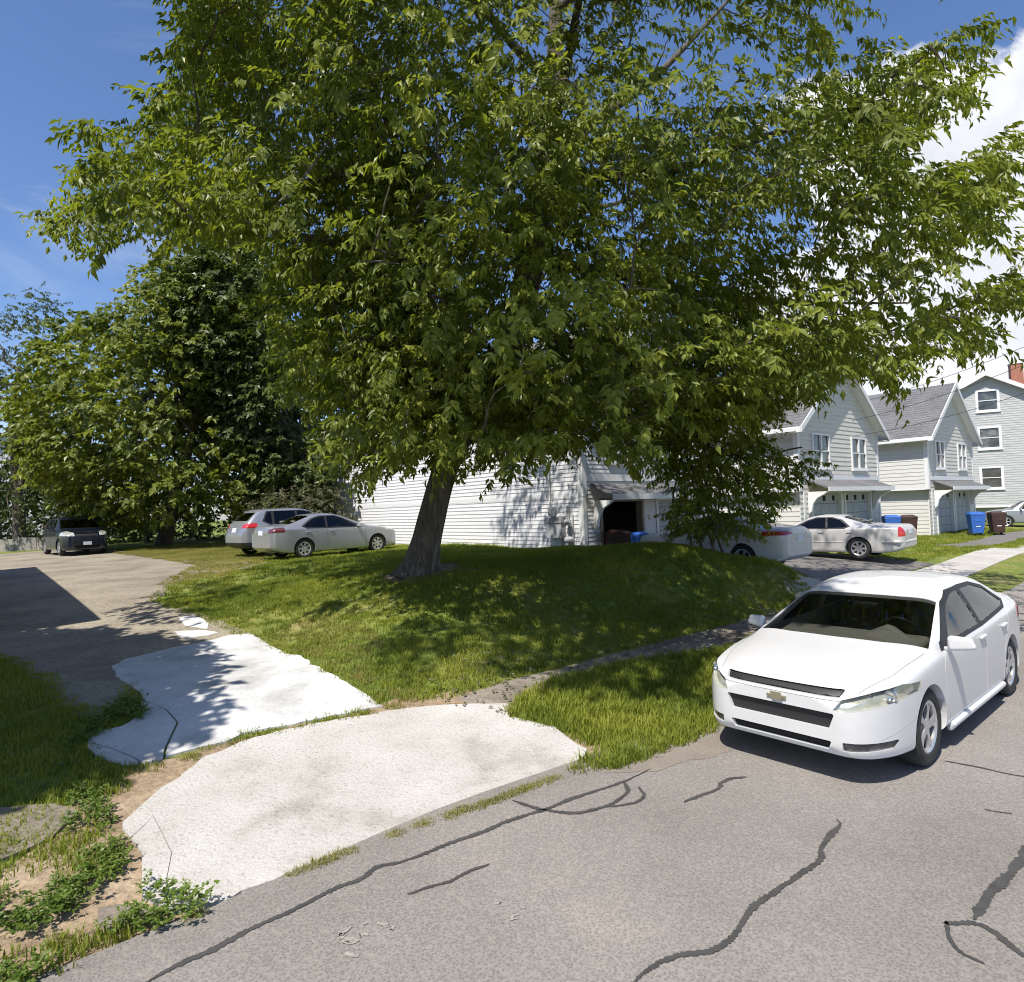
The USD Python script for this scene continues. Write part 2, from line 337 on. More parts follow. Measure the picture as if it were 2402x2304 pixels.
dirt_poly = ground_poly([(-60, 1740), (15, 1665), (60, 1640), (110, 1560), (160, 1515), (250, 1475), (330, 1455), (450, 1420), (560, 1395), (640, 1378), (700, 1362), (760, 1340), (840, 1328), (980, 1312), (1010, 1330), (970, 1380), (1060, 1400), (1150, 1420), (1180, 1440), (1110, 1475), (960, 1530),
                         (780, 1590), (620, 1655), (420, 1750), (330, 1765), (260, 1790), (120, 1850), (0, 1920), (-80, 1900)], .10, seed=3)
sheet('dirt_verge', dirt_poly, .008, DIRT)
lot_poly = ground_poly([(-160, 1075), (15, 1060), (110, 1053), (200, 1051), (250, 1056), (330, 1068), (400, 1076), (470, 1072), (520, 1078), (470, 1092), (380, 1098), (335, 1118), (300, 1150), (390, 1178), (440, 1198), (475, 1214), (520, 1240), (430, 1250), (330, 1280), (250, 1320), (258, 1345), (232, 1388), (165, 1392), (95, 1330), (40, 1275), (-40, 1250), (-160, 1240)], .16, .2, seed=5)
sheet('parking_lot', lot_poly, .014, LOT, .3)
apron_poly = ground_poly([(232, 1582), (262, 1630), (275, 1720), (325, 1742), (400, 1738), (470, 1702), (620, 1645), (780, 1582), (960, 1525), (1108, 1466), (1118, 1432), (1060, 1396), (975, 1378), (968, 1350), (900, 1352), (800, 1358), (740, 1366), (600, 1390), (480, 1420), (390, 1458), (310, 1515)], .05, .05, seed=7)
pad_poly = ground_poly([(214, 1278), (245, 1263), (330, 1243), (440, 1219), (480, 1215), (522, 1240), (625, 1290), (735, 1355), (672, 1366), (600, 1382), (470, 1408), (440, 1420), (360, 1440), (290, 1462), (235, 1466), (165, 1442), (163, 1408), (235, 1395), (275, 1372), (270, 1330), (222, 1298)], .06, .05, seed=9).difference(apron_poly.buffer(.025))
# cracked slabs: the pad is broken into pieces, each with its own edge
def crack_apart(poly, lines, gap):
    out = poly
    for k, l in enumerate(lines):
        c = np.array(LineString([ground(*q) for q in l]).segmentize(.1).coords)
        c = c + .10 * np.stack([meshkit.fbm(np.c_[c * 3, c[:, :1] * 0 + k], 3, k) - .5, meshkit.fbm(np.c_[c * 3, c[:, :1] * 0 + k + 5], 3, k) - .5], -1)
        out = out.difference(LineString(c).buffer(gap))
    return [g for g in (out.geoms if hasattr(out, 'geoms') else [out]) if g.area > .02]
soil_c = ground(806, 1092)
sheet('bare_soil', ragged(soil_c + np.array([(1.1 * math.cos(a), .8 * math.sin(a)) for a in np.linspace(0, 6.1, 24)]), .35, .08, 23), .006, DIRT)
sand = ragged(np.array([ground(*q) for q in [(1130, 1482), (1250, 1448), (1370, 1402), (1430, 1412), (1400, 1440), (1320, 1458), (1210, 1480)]]), .14, .06, 17)
SAND = ground_mat('road_sand', [(.3, (.185, .160, .138)), (.6, (.225, .195, .168))], 2, [(.3, (.6, .6, .6)), (.6, (1.1, 1.1, 1.1))], 60, .8)
obj('sand_drift', drape(sand, .003, .3, flat=0.0, skirt=.0), SAND, road)
drive = tag(UsdGeom.Xform.Define(stage, path_of('driveway')).GetPrim(), kind='structure')
for k, g in enumerate(crack_apart(pad_poly, [[(180, 1300), (300, 1350), (345, 1385), (300, 1480)], [(150, 1425), (215, 1440), (280, 1470)]], .012)):
    obj('concrete_slab', drape(g, .022 + .005 * (k % 3), .2, skirt=.06), WHITE_CON, drive)
for g in crack_apart(apron_poly, [[(225, 1640), (290, 1570), (322, 1640), (345, 1760)]], .0025):
    obj('apron_slab', drape(g, .028, .2, skirt=.05), APRON, drive)
# old broken concrete by the driveway's top edge
for pl in ([(340, 1185), (372, 1180), (400, 1195), (395, 1206), (352, 1199)], [(330, 1212), (380, 1208), (420, 1212), (400, 1218), (345, 1224)]):
    obj('broken_slab', drape(ground_poly(pl, .06, .05, seed=12), .022, .15), WHITE_CON, drive)
walk = tag(UsdGeom.Xform.Define(stage, path_of('sidewalk')).GetPrim(), kind='structure')
SLABS = []
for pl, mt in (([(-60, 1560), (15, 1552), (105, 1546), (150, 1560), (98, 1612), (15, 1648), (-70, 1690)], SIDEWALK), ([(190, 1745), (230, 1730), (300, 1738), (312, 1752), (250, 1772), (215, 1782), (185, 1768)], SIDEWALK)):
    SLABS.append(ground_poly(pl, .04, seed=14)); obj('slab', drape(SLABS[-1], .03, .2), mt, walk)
s0 = 2.6
while s0 < 60:
    ln = 1.5
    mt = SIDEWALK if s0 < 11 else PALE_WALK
    a, b = (1.35, 2.1) if s0 < 11 else (1.3, 2.55)
    obj('slab', drape(ragged(np.array([st(s0 + .012, a), st(s0 + ln - .012, a), st(s0 + ln - .012, b), st(s0 + .012, b)]), .07 if s0 < 12 else .005, .1, int(s0 * 10)), .018 + .005 * ((int(s0 * 7)) % 3), .3), mt, walk)
    s0 += ln
# the shared drive and forecourt of the townhouses
fore = ragged(np.array([st(13.0, 2.65), st(21.6, 2.65), st(21.8, 12), st(18.2, 12), st(18.0, 8.3), st(11.9, 8.3), st(12.6, 5)]), .08, .3, 21)
sheet('townhouse_driveway', fore, .016, DRIVE2, .4)
fore2 = ragged(np.array([st(27, 3.3), st(45, 3.0), st(45, 4.3), st(27.2, 4.4)]), .08, .4, 22)
sheet('side_driveway', fore2, .016, DRIVE2, .5)
NO_GRASS = unary_union([road_poly.buffer(-.03), lot_poly.buffer(-.12), apron_poly, pad_poly, fore.buffer(-.05), fore2])
# ------------------------------------------------------------------ houses
def siding_mat(name, col, dirt=.12, rough=.6):
    c = np.array(col)
    return material(name, {'g': ('geometry', {}), 'mp': ('mapping', {'scale': (.9, .9, 4.0)}), 'n': ('noise_texture', {'scale': 1.6, 'detail': 7.0, 'roughness': .65}),
                           'r': ('rgb_ramp', {'ramp': [(.28, tuple(c * (1 - dirt * 1.6))), (.5, tuple(c)), (.75, tuple(np.minimum(c * (1 + dirt * .4), .85)))]}), 'p': ('principled_bsdf', {'roughness': rough, 'specular_ior_level': .3})},
                    [('g.position', 'mp.vector'), ('mp.vector', 'n.vector'), ('n.fac', 'r.fac'), ('r.color', 'p.base_color')])
SIDE_WHITE = siding_mat('white_siding', (.62, .62, .64), .05)
SIDE_CREAM = siding_mat('cream_siding', (.55, .545, .52), .07)
SIDE_GREY = siding_mat('grey_siding', (.57, .55, .50), .10)
TRIM = plain('white_trim', (.66, .66, .66), .5, noise=.04, scale=3)
WOODTRIM = plain('weathered_wood_trim', (.30, .25, .20), .85, noise=.3, scale=9)
GARAGE_GREY = plain('garage_door_grey', (.33, .35, .38), .55, noise=.06, scale=4)
SHINGLE = ground_mat('grey_shingles', [(.3, (.11, .11, .115)), (.7, (.165, .165, .17))], .9, [(.3, (.6, .6, .6)), (.5, (1, 1, 1)), (.75, (1.35, 1.35, 1.35))], 11, .85, .95, .5, .02)
PANE = material('window_glass', {'p': ('principled_bsdf', {'base_color': (.035, .038, .042), 'roughness': .06, 'specular_ior_level': .9}), 'g': ('geometry', {}), 'n': ('noise_texture', {'scale': 1.3, 'detail': 3.0}),
                                 'r': ('rgb_ramp', {'ramp': [(.35, (.02, .021, .023)), (.55, (.055, .056, .058)), (.7, (.20, .20, .19))]})}, [('g.position', 'n.vector'), ('n.fac', 'r.fac'), ('r.color', 'p.base_color')])
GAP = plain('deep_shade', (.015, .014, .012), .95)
BRICK = material('chimney_brick', {'tc': ('texture_coordinate', {}), 'b': ('brick_texture', {'color1': (.36, .13, .08), 'color2': (.28, .10, .06), 'mortar': (.35, .32, .28), 'scale': 9.0}), 'p': ('principled_bsdf', {'roughness': .9})}, [('tc.object', 'b.vector'), ('b.color', 'p.base_color')])

def siding(length, z0, z1, course, holes=(), gable=None, boards=False):
    """lapped boards on a wall in the plane y=0 facing -y, x from 0 to length. gable: (ridge_x, ridge_z, eave_z). holes: (x0, x1, z0, z1)."""
    V, F, cut_at = [], [], []
    def limits(z):
        if gable is None or z <= gable[2]:
            return 0.0, length
        k = (z - gable[2]) / (gable[1] - gable[2])
        return gable[0] * k, length - (length - gable[0]) * k
    zs = np.arange(z0, z1 - 1e-6, course)
    for za in zs:
        cut_at.append((len(V), len(F)))
        cuts = sorted({za, min(za + course, z1), *[h[2] for h in holes if za < h[2] < za + course], *[h[3] for h in holes if za < h[3] < min(za + course, z1)]})
        for a, b in zip(cuts[:-1], cuts[1:]):
            xa0, xa1 = limits(a); xb0, xb1 = limits(b)
            spans = [(0.0, length)]
            for h in holes:
                if h[2] < (a + b) / 2 < h[3]:
                    new = []
                    for p0, p1 in spans:
                        if h[1] <= p0 or h[0] >= p1:
                            new.append((p0, p1))
                        else:
                            if h[0] > p0: new.append((p0, h[0]))
                            if h[1] < p1: new.append((h[1], p1))
                    spans = new
            d = lambda z: -.016 * (1 - (z - za) / course) - .002
            for p0, p1 in spans:
                l0, l1, u0, u1 = max(p0, xa0), min(p1, xa1), max(p0, xb0), min(p1, xb1)
                if l1 <= l0:
                    continue
                u0, u1 = min(u0, l1), max(u1, l0)
                n = len(V)
                V += [(l0, d(a), a), (l1, d(a), a), (u1, d(b), b), (u0, d(b), b)]; F += [(n, n + 1, n + 2), (n, n + 2, n + 3)]
                if a == za:
                    V += [(l0, -.002, a), (l1, -.002, a)]; F += [(n, n + 4, n + 5), (n, n + 5, n + 1)]
    V, F = np.array(V, float), np.array(F)
    if boards:                                             # every board by itself
        cut_at.append((len(V), len(F)))
        out = []
        for (a, b), (c, d) in zip(cut_at[:-1], cut_at[1:]):
            if d == b:
                continue
            v, f = V[a:c], F[b:d] - a
            lo, hi = v[f, 0].min(1), v[f, 0].max(1)
            order = np.argsort(lo); group = np.zeros(len(f), int); g, reach = 0, -1e9
            for o in order:
                if lo[o] > reach - 1e-6 and reach > -1e8:
                    g += 1; reach = -1e9
                group[o] = g; reach = max(reach, hi[o])
            for q in range(g + 1):
                fq = f[group == q]; used, inv = np.unique(fq, return_inverse=True)
                out.append((v[used], inv.reshape(-1, 3)))
        return out
    return V, F

def turn(mesh, how, off=(0, 0, 0)):
    """how: 'front' leaves a wall facing -y; 'left' makes it face -x (x runs to the back); 'right' faces +x; 'back' faces +y."""
    v, f, _ = meshkit.arrays(mesh)
    x, y, z = v.T
    if how == 'left':     # the wall's x runs from back to front
        v = np.c_[y, -x, z]
    elif how == 'right':
        v = np.c_[-y, x, z]
    elif how == 'back':
        v = np.c_[-x, -y, z]
    return v + np.asarray(off, float), f

def window(parent, how, off, x, z, w, h, cols=2, rows=2, frame=.07, glass=None, shutter=None):
    """a framed window on a wall in local wall coordinates (centre x, sill z)"""
    win = UsdGeom.Xform.Define(stage, path_of('window', parent)).GetPrim()
    fr = [box(x - w / 2 - .03, x - w / 2 + frame, -.06, .05, z - .02, z + h), box(x + w / 2 - frame, x + w / 2 + .03, -.06, .05, z - .02, z + h),
          box(x - w / 2 + frame, x + w / 2 - frame, -.058, .05, z - .02, z + frame), box(x - w / 2 + frame, x + w / 2 - frame, -.058, .05, z + h - frame, z + h)]
    for c in range(1, cols):
        xc = x - w / 2 + w * c / cols
        fr.append(box(xc - .05, xc + .05, -.056, .04, z + frame, z + h - frame))
    each('frame', [turn(m, how, off) for m in fr], TRIM, win)
    obj('sill', turn(box(x - w / 2 - .07, x + w / 2 + .07, -.10, .02, z - .08, z - .022), how, off), TRIM, win)
    for c in range(cols):
        x0, x1 = x - w / 2 + w * c / cols + .052, x - w / 2 + w * (c + 1) / cols - .052
        for r in range(rows):
            z0, z1 = z + frame + (h - 2 * frame) * r / rows, z + frame + (h - 2 * frame) * (r + 1) / rows
            obj('pane', turn(box(x0, x1, .0 + .012 * r, .02 + .012 * r, z0 + .02 * (r > 0), z1), how, off), glass or PANE, win)
            if r:
                obj('sash_bar', turn(box(x0 - .001, x1 + .001, -.045, .04, z0 - .025, z0 + .025), how, off), TRIM, win)
    return win

def roof_slabs(parent, W, y0, y1, eave, ridge, over=.35, th=.16, mat=None):
    rx = W / 2
    k = (ridge - eave) / rx
    for sgn in (-1, 1):
        xe = rx + sgn * (rx + over)
        ze = eave - over * k
        P = np.array([[xe, ze], [rx, ridge], [rx, ridge + th], [xe, ze + th]])
        v = np.vstack([np.c_[P[:, 0], np.full(4, y0), P[:, 1]], np.c_[P[:, 0], np.full(4, y1), P[:, 1]]])
        q = [(0, 1, 2, 3), (7, 6, 5, 4), (0, 4, 5, 1), (1, 5, 6, 2), (2, 6, 7, 3), (3, 7, 4, 0)]
        f = []
        for a, b, c, d in q:
            f += [(a, b, c), (a, c, d)]
        m = trimesh.Trimesh(v, f, process=False); m.fix_normals()
        obj('roof_slope', m, TRIM, parent)
        # shingle courses as thin steps on the slope
        ln = math.hypot(rx + over, (rx + over) * k); steps = int(ln / .22); V, F = [], []
        for s in range(steps):
            a, b = s / steps, (s + 1) / steps
            pa = np.array([xe + (rx - xe) * a, ze + th + (ridge - ze) * a]); pb = np.array([xe + (rx - xe) * b, ze + th + (ridge - ze) * b])
            n = len(V)
            V += [(pa[0], y0 + .02, pa[1] + .028), (pb[0], y0 + .02, pb[1] + .006), (pb[0], y1 - .02, pb[1] + .006), (pa[0], y1 - .02, pa[1] + .028), (pa[0], y0 + .02, pa[1] + .004), (pa[0], y1 - .02, pa[1] + .004)]
            F += [(n, n + 1, n + 2), (n, n + 2, n + 3), (n, n + 3, n + 5), (n, n + 5, n + 4)]
        obj('shingles', (np.array(V), np.array(F)), mat or SHINGLE, parent, kind='stuff')
        for yy in (y0 - .03, y1 + .005):
            v2 = np.vstack([np.c_[P[:, 0], np.full(4, yy), P[:, 1] + [-.06, -.06, .015, .015]], np.c_[P[:, 0], np.full(4, yy + .025), P[:, 1] + [-.06, -.06, .015, .015]]])
            m = trimesh.Trimesh(v2, f, process=False); m.fix_normals(); obj('rake_board', m, TRIM, parent)
        obj('fascia', box(min(xe, xe + sgn * .03), max(xe, xe + sgn * .03), y0, y1, ze - .06, ze + th - .01), TRIM, parent)
        obj('soffit', box(min(xe, xe - sgn * over), max(xe, xe - sgn * over), y0 + .03, y1 - .03, ze - .05, ze - .02), TRIM, parent)

def townhouse(label, C, W, D, base, eave, ridge, doors, wins, sidecol, facecol, course=.20, jut=.3, group=None, lantern=True):
    h = thing('townhouse', label, 'house', (C[0], C[1], 0), YAW, group)
    mid = base + 2.35
    holes = [(d0 - .06, d1 + .06, base - 1, d2 + .06) for d0, d1, d2, _ in doors] + [(x - w / 2, x + w / 2, z, z + hh) for x, z, w, hh in wins]
    each('siding_board', siding(W, base - .3, ridge, course, holes, (W / 2, ridge, eave), True), facecol, h)
    # upper side wall stands out over the lower one
    each('siding_board', [turn(b, 'left', (0, D, 0)) for b in siding(D, mid, eave, course, boards=True)] + [turn(b, 'left', (jut, D, 0)) for b in siding(D, base - .8, mid - .12, course, boards=True)], sidecol, h)
    obj('side_siding', turn(siding(D, base - .8, eave, course), 'right', (W, 0, 0)), sidecol, h, kind='stuff')
    obj('back_siding', turn(siding(W, base - .5, ridge, course, (), (W / 2, ridge, eave)), 'back', (W, D, 0)), sidecol, h, kind='stuff')
    obj('overhang', box(-.02, jut + .05, .02, D, mid - .12, mid - .002), TRIM, h)
    each('core', [box(.08, W - .08, .14, D - .1, mid + .05, eave - .05), box(jut + .08, W - .08, 1.4, D - .1, base - .8, mid - .15)], GAP, h)
    cb = [box(-.03, .14, -.035, -.003, mid - .1, eave - .02), box(W - .14, W + .03, -.035, -.003, base - .3, eave - .02), box(-.035, -.003, .002, .15, mid - .1, eave - .02), box(jut - .035, jut - .003, .0, .15, base - .8, mid - .13), box(jut - .03, jut + .11, -.035, -.003, base - .3, mid - .13)]
    each('corner_board', cb, TRIM, h)
    roof_slabs(h, W, -.38, D + .3, eave, ridge, .42, .16)
    obj('belt_board', [box(.15, W - .15, -.04, -.02, mid + .35, mid + .55)], TRIM, h)
    obj('eave_gutter', [box(-.52, -.38, -.2, D, eave - .33, eave - .22)], TRIM, h)
    for x, z, w, hh in wins:
        window(h, 'front', (0, 0, 0), x, z, w, hh)
    for d0, d1, d2, kind in doors:
        gd = UsdGeom.Xform.Define(stage, path_of('garage_door', h)).GetPrim()
        each('door_frame', [box(d0 - .1, d0, -.05, .2, base - .2, d2 + .1), box(d1, d1 + .1, -.05, .2, base - .2, d2 + .1), box(d0, d1, -.05, .2, d2, d2 + .1)], TRIM if kind != 'open' else WOODTRIM, gd)
        obj('garage_floor', box(d0, d1, -.1, 1.35, base - .3, base - .02), LOT, gd)
        if kind == 'open':
            continue
        zlow = base if kind != 'half' else base + 1.0
        n = 5; hh = (d2 - zlow) / n
        for r in range(n):
            obj('door_panel', [box(d0 + .01, d1 - .01, .10, .14, zlow + r * hh + .008, zlow + (r + 1) * hh - .008)] + [box(d0 + .12 + c * (d1 - d0 - .1) / 3, d0 + .02 + (c + 1) * (d1 - d0 - .1) / 3 - .04, .088, .10, zlow + r * hh + .09, zlow + (r + 1) * hh - .09) for c in range(3) if r < n - 1], GARAGE_GREY, gd)
        for c in range(3):
            xc = d0 + (d1 - d0) * (c + .5) / 3
            obj('door_light', box(xc - .11, xc + .11, .085, .11, zlow + (n - 1) * hh + .11, zlow + n * hh - .11), GAP, gd)
    # pent roof over the garage doors
    xa, xb = doors[0][0] - .45, doors[-1][1] + .45
    zt = doors[0][2] + .55
    v = np.array([(xa, -.03, zt), (xb, -.03, zt), (xb, -.85, zt - .34), (xa, -.85, zt - .34), (xa, -.03, zt - .05), (xb, -.03, zt - .05), (xb, -.85, zt - .40), (xa, -.85, zt - .40)])
    f = [(0, 1, 2), (0, 2, 3), (4, 6, 5), (4, 7, 6), (3, 2, 6), (3, 6, 7), (0, 3, 7), (0, 7, 4), (1, 5, 6), (1, 6, 2), (0, 4, 5), (0, 5, 1)]
    m = trimesh.Trimesh(v, f, process=False); m.fix_normals()
    obj('pent_roof', m, SHINGLE, h)
    obj('pent_fascia', box(xa - .02, xb + .02, -.90, -.86, zt - .50, zt - .33), TRIM, h)
    for x in (xa + .06, xb - .16):
        br = prism([(-.03, zt - .5), (-.80, zt - .5), (-.62, zt - .62), (-.38, zt - .74), (-.22, zt - .95), (-.15, zt - 1.25), (-.03, zt - 1.35)], x, x + .1, 'x')
        obj('bracket', br, TRIM, h)
    return h
# ------------------------------------------------------------------ cars
import manifold3d as m3
Man = m3.Manifold


def man(v, f):
    return Man(m3.Mesh(np.ascontiguousarray(v, np.float32), np.ascontiguousarray(f, np.uint32)))


def prism(poly, lo, hi, axis):
    """polygon extruded along an axis; axis 'y': poly is (x, z); 'x': poly is (y, z); 'z': poly is (x, y)."""
    p = np.array(poly, float)
    m = Man.extrude(m3.CrossSection([p], m3.FillRule.NonZero), hi - lo)
    if axis == 'z':
        T = [[1, 0, 0, 0], [0, 1, 0, 0], [0, 0, 1, lo]]
    elif axis == 'y':
        T = [[1, 0, 0, 0], [0, 0, 1, lo], [0, 1, 0, 0]]
    else:
        T = [[0, 0, 1, lo], [1, 0, 0, 0], [0, 1, 0, 0]]
    return m.transform(np.array(T, float))


def rounded(poly, r, n=2):
    """rounds a polygon's corners"""
    g = Polygon(poly).buffer(-r).buffer(2 * r).buffer(-r, quad_segs=n + 2)
    return np.array(g.exterior.coords)[:-1] if g.geom_type == 'Polygon' and not g.is_empty else np.array(poly)


def car_loft(S, inset=0.0):
    L = S['L']
    near = np.concatenate([[0, .008, .02, .04, .07, .11, .16, .22], np.arange(.29, L - .29, .055), L - np.array([.29, .22, .16, .11, .07, .04, .02, .008, 0])])
    get = lambda k: PchipInterpolator(*np.array(S[k], float).T)(near)
    W, zb, zt, zs, Wr, e = get('W'), get('bot'), get('top'), get('belt'), get('Wr'), get('edge')
    zs = np.minimum(zs, zt - e - .015)
    rings = []
    for i in range(len(near)):
        w, b, t, s, r, ee = W[i], zb[i], zt[i], zs[i], min(Wr[i], W[i] * .93), e[i]
        c6 = np.array([.955 * w, s]); c8 = np.array([r, t - ee])
        mid = (b + s) / 2
        pts = [(0, b), (.55 * w, b), (.9 * w, b), (.985 * w, b + .04), (.998 * w, b + .15), (w, mid + .03), (.996 * w, s - .13), (.985 * w, s - .035),
               tuple(c6), tuple(c6 * .62 + c8 * .38 + [.012 * (t - s > .15), 0]), tuple(c6 * .22 + c8 * .78 + [.012 * (t - s > .15), 0]), tuple(c8), (.80 * r, t - .28 * ee), (.42 * r, t - .06 * ee), (0, t)]
        p = np.array(pts, float)
        for _ in range(2):
            q = np.empty((2 * len(p), 2)); q[0] = p[0]; q[-1] = p[-1]
            q[1:-1:2] = p[:-1] * .75 + p[1:] * .25
            q[2:-1:2] = p[:-1] * .25 + p[1:] * .75
            p = q
        rings.append(np.vstack([np.c_[np.full(len(p), near[i]), p], np.c_[np.full(len(p) - 2, near[i]), -p[-2:0:-1, 0], p[-2:0:-1, 1]]]))
    R = np.array(rings); n, k = R.shape[:2]
    v = R.reshape(-1, 3); j = np.arange(k)
    f = []
    for i in range(n - 1):
        a, b2, c, d = i * k + j, i * k + (j + 1) % k, (i + 1) * k + (j + 1) % k, (i + 1) * k + j
        f += [np.c_[a, b2, c], np.c_[a, c, d]]
    f = np.vstack(f)
    v = np.vstack([v, R[0].mean(0), R[-1].mean(0)])
    c0, c1 = n * k, n * k + 1
    f = np.vstack([f, np.c_[np.full(k, c0), (j + 1) % k, j], np.c_[np.full(k, c1), (n - 1) * k + j, (n - 1) * k + (j + 1) % k]])
    tm = trimesh.Trimesh(v, f, process=False)
    if tm.volume < 0:
        f = f[:, ::-1]; tm = trimesh.Trimesh(v, f, process=False)
    if inset:
        v = v - tm.vertex_normals * inset
    return man(v, f)


def revolve_y(profile, n=40):
    """(radius, y) closed profile revolved about the y axis"""
    m = Man.revolve(m3.CrossSection([np.array(profile, float)], m3.FillRule.NonZero), n)
    return m.transform(np.array([[1, 0, 0, 0], [0, 0, 1, 0], [0, -1, 0, 0]], float))


def wheel_parts(R, width, rim_r, spokes, side, style='split'):
    """wheel centred at origin, outer face towards side*y"""
    w = width / 2
    tyre = revolve_y([(rim_r - .005, -w * .8), (rim_r + .01, -w * .95), (R - .045, -w), (R - .012, -w * .82), (R, -w * .5), (R, w * .5), (R - .012, w * .82), (R - .045, w), (rim_r + .01, w * .95), (rim_r - .005, w * .8)], 48)
    barrel = revolve_y([(rim_r - .03, -w * .8), (rim_r, -w * .8), (rim_r, w * .86), (rim_r - .012, w * .9), (rim_r - .03, w * .8)], 40)
    hub = revolve_y([(0.0001, w * .2), (.075, w * .25), (.07, w * .72), (.03, w * .8), (0.0001, w * .8)], 24)
    rim = barrel + hub
    for i in range(spokes):
        a = 2 * np.pi * i / spokes
        if style == 'split':
            pl = [(.05, -.028), (.13, -.022), (rim_r - .012, -.06), (rim_r - .012, -.022), (.17, 0), (rim_r - .012, .022), (rim_r - .012, .06), (.13, .022), (.05, .028)]
        else:
            pl = [(.05, -.045), (rim_r * .55, -.032), (rim_r - .012, -.045), (rim_r - .012, .045), (rim_r * .55, .032), (.05, .045)]
        c, s = np.cos(a), np.sin(a)
        pl = [(c * x - s * y, s * x + c * y) for x, y in pl]
        rim = rim + prism(pl, w * .5, w * .76, 'y')
    disc = revolve_y([(0.0001, -w * .1), (rim_r * .8, -w * .1), (rim_r * .8, w * .05), (0.0001, w * .05)], 32)
    if side < 0:
        fl = np.array([[1, 0, 0, 0], [0, -1, 0, 0], [0, 0, 1, 0]], float)
        tyre, rim, disc = tyre.transform(fl), rim.transform(fl), disc.transform(fl)
    return tyre, rim, disc


def build_car(S):
    """parts of a car: name -> list of Manifolds. x runs from the nose (0) to the tail (L), y to the car's right is positive."""
    B = car_loft(S)
    out = {}
    skin = lambda a, b: car_loft(S, a) - car_loft(S, b)      # the layer between two depths below the paint
    deep = skin(-.03, .06)
    for ax in (S['xf'], S['xr']):
        for sd in (-1, 1):
            cy = Man.cylinder(.6, S['arch'], S['arch'], 48).transform(np.array([[1, 0, 0, ax], [0, 0, 1, .62 if sd > 0 else -1.22], [0, 1, 0, S['wr'] * .98]], float))
            B = B - cy
    cabin = car_loft(S, .035) ^ prism([(S['cab'][0], S['cabz']), (S['cab'][1], S['cabz']), (S['cab'][1] - .0, 2), (S['cab'][0], 2)], -.78, .78, 'y')
    B = B - cabin
    glass_layer = skin(.004, .010)
    wall = skin(-.03, .05)
    for nm, polys in S['glass'].items():
        for ax, pl, lo, hi in polys:
            P = prism(pl, lo, hi, ax)
            B = B - (P ^ wall)
            out.setdefault(nm, []).append(P ^ glass_layer)
    trim_layer = skin(-.0025, .012)
    if 'trim' in S:
        for ax, pl, lo, hi in S['trim']:
            P = prism(pl, lo, hi, ax) ^ trim_layer
            for nm, polys in S['glass'].items():
                for a2, p2, l2, h2 in polys:
                    P = P - prism(p2, l2, h2, a2)
            out.setdefault('window_trim', []).append(P)
    for nm, (depth_out, depth_in, polys) in S['panels'].items():
        if depth_out == 'set back':                              # an opening with a dark panel standing back inside it
            for ax, pl, lo, hi in polys:
                P = prism(pl, lo, min(hi, .40), ax)
                B = B - P
                out.setdefault(nm, []).append(P ^ car_loft(S).translate([depth_in, 0, 0]))
            continue
        lay = skin(-depth_out, depth_in)
        hole = skin(-.04, depth_in + .002)
        for ax, pl, lo, hi in polys:
            P = prism(pl, lo, hi, ax)
            B = B - (P ^ hole)
            out.setdefault(nm, []).append(P ^ lay)
    for ax, pl, lo, hi in S.get('pockets', []):              # deep openings in the bumper
        B = B - prism(pl, lo, hi, ax)
    groove = skin(-.02, .009)
    for ax, pl, lo, hi in S['seams']:
        B = B - (prism(pl, lo, hi, ax) ^ groove)
    out['body'] = [B]
    return out


def strip(pts, w):
    """a thin polygon along a polyline, for seams"""
    return np.array(LineString(pts).buffer(w / 2, cap_style=2, join_style=2).exterior.coords)[:-1]
# ------------------------------------------------------------------ leaves and trees
def leaf_mat(name, ramp, trans, tfac=.35, rough=.42):
    return material(name, {'g': ('geometry', {}), 'n': ('noise_texture', {'scale': .55, 'detail': 3.0}), 's': ('math', {'math_type': 'multiply_add', 'value2': .55, 'value3': 0.0}), 'a': ('math', {'math_type': 'multiply_add', 'value2': .9, 'value3': -.22}), 'ad': ('math', {'math_type': 'add'}),
                           'r': ('rgb_ramp', {'ramp': ramp}), 'p': ('principled_bsdf', {'roughness': rough, 'specular_ior_level': .35}), 't': ('translucent_bsdf', {}),
                           'h': ('mix', {'mix_type': 'multiply', 'fac': 1.0, 'color2': trans}), 'm': ('mix_closure', {'fac': tfac})},
                    [('g.random_per_island', 's.value1'), ('g.position', 'n.vector'), ('n.fac', 'a.value1'), ('s.value', 'ad.value1'), ('a.result' if False else 'a.value', 'ad.value2'), ('ad.value', 'r.fac'),
                     ('r.color', 'p.base_color'), ('r.color', 'h.color1'), ('h.color', 't.color'), ('p.BSDF', 'm.closure1'), ('t.BSDF', 'm.closure2')], surface='m.closure')
LEAF = leaf_mat('tree_leaf', [(.05, (.105, .130, .024)), (.30, (.20, .230, .036)), (.60, (.36, .375, .055)), (.95, (.54, .52, .09))], (1.45, 1.5, .6), .45)
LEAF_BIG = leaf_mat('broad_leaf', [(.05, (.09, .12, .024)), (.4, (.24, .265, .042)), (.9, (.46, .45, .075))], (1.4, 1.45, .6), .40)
LEAF_DARK = leaf_mat('shaded_leaf', [(.05, (.05, .068, .016)), (.5, (.10, .125, .026)), (.9, (.19, .21, .04))], (1.2, 1.5, .7), .25)  # darker leaf copy, shade under the trees put into the colour
LEAF_DULL = leaf_mat('shrub_leaf', [(.05, (.09, .092, .05)), (.5, (.16, .16, .085)), (.9, (.27, .26, .14))], (1.2, 1.2, .8), .25)
WEED = leaf_mat('weed_leaf', [(.05, (.08, .13, .022)), (.5, (.16, .22, .035)), (.9, (.32, .34, .08))], (1.3, 1.6, .7), .3)
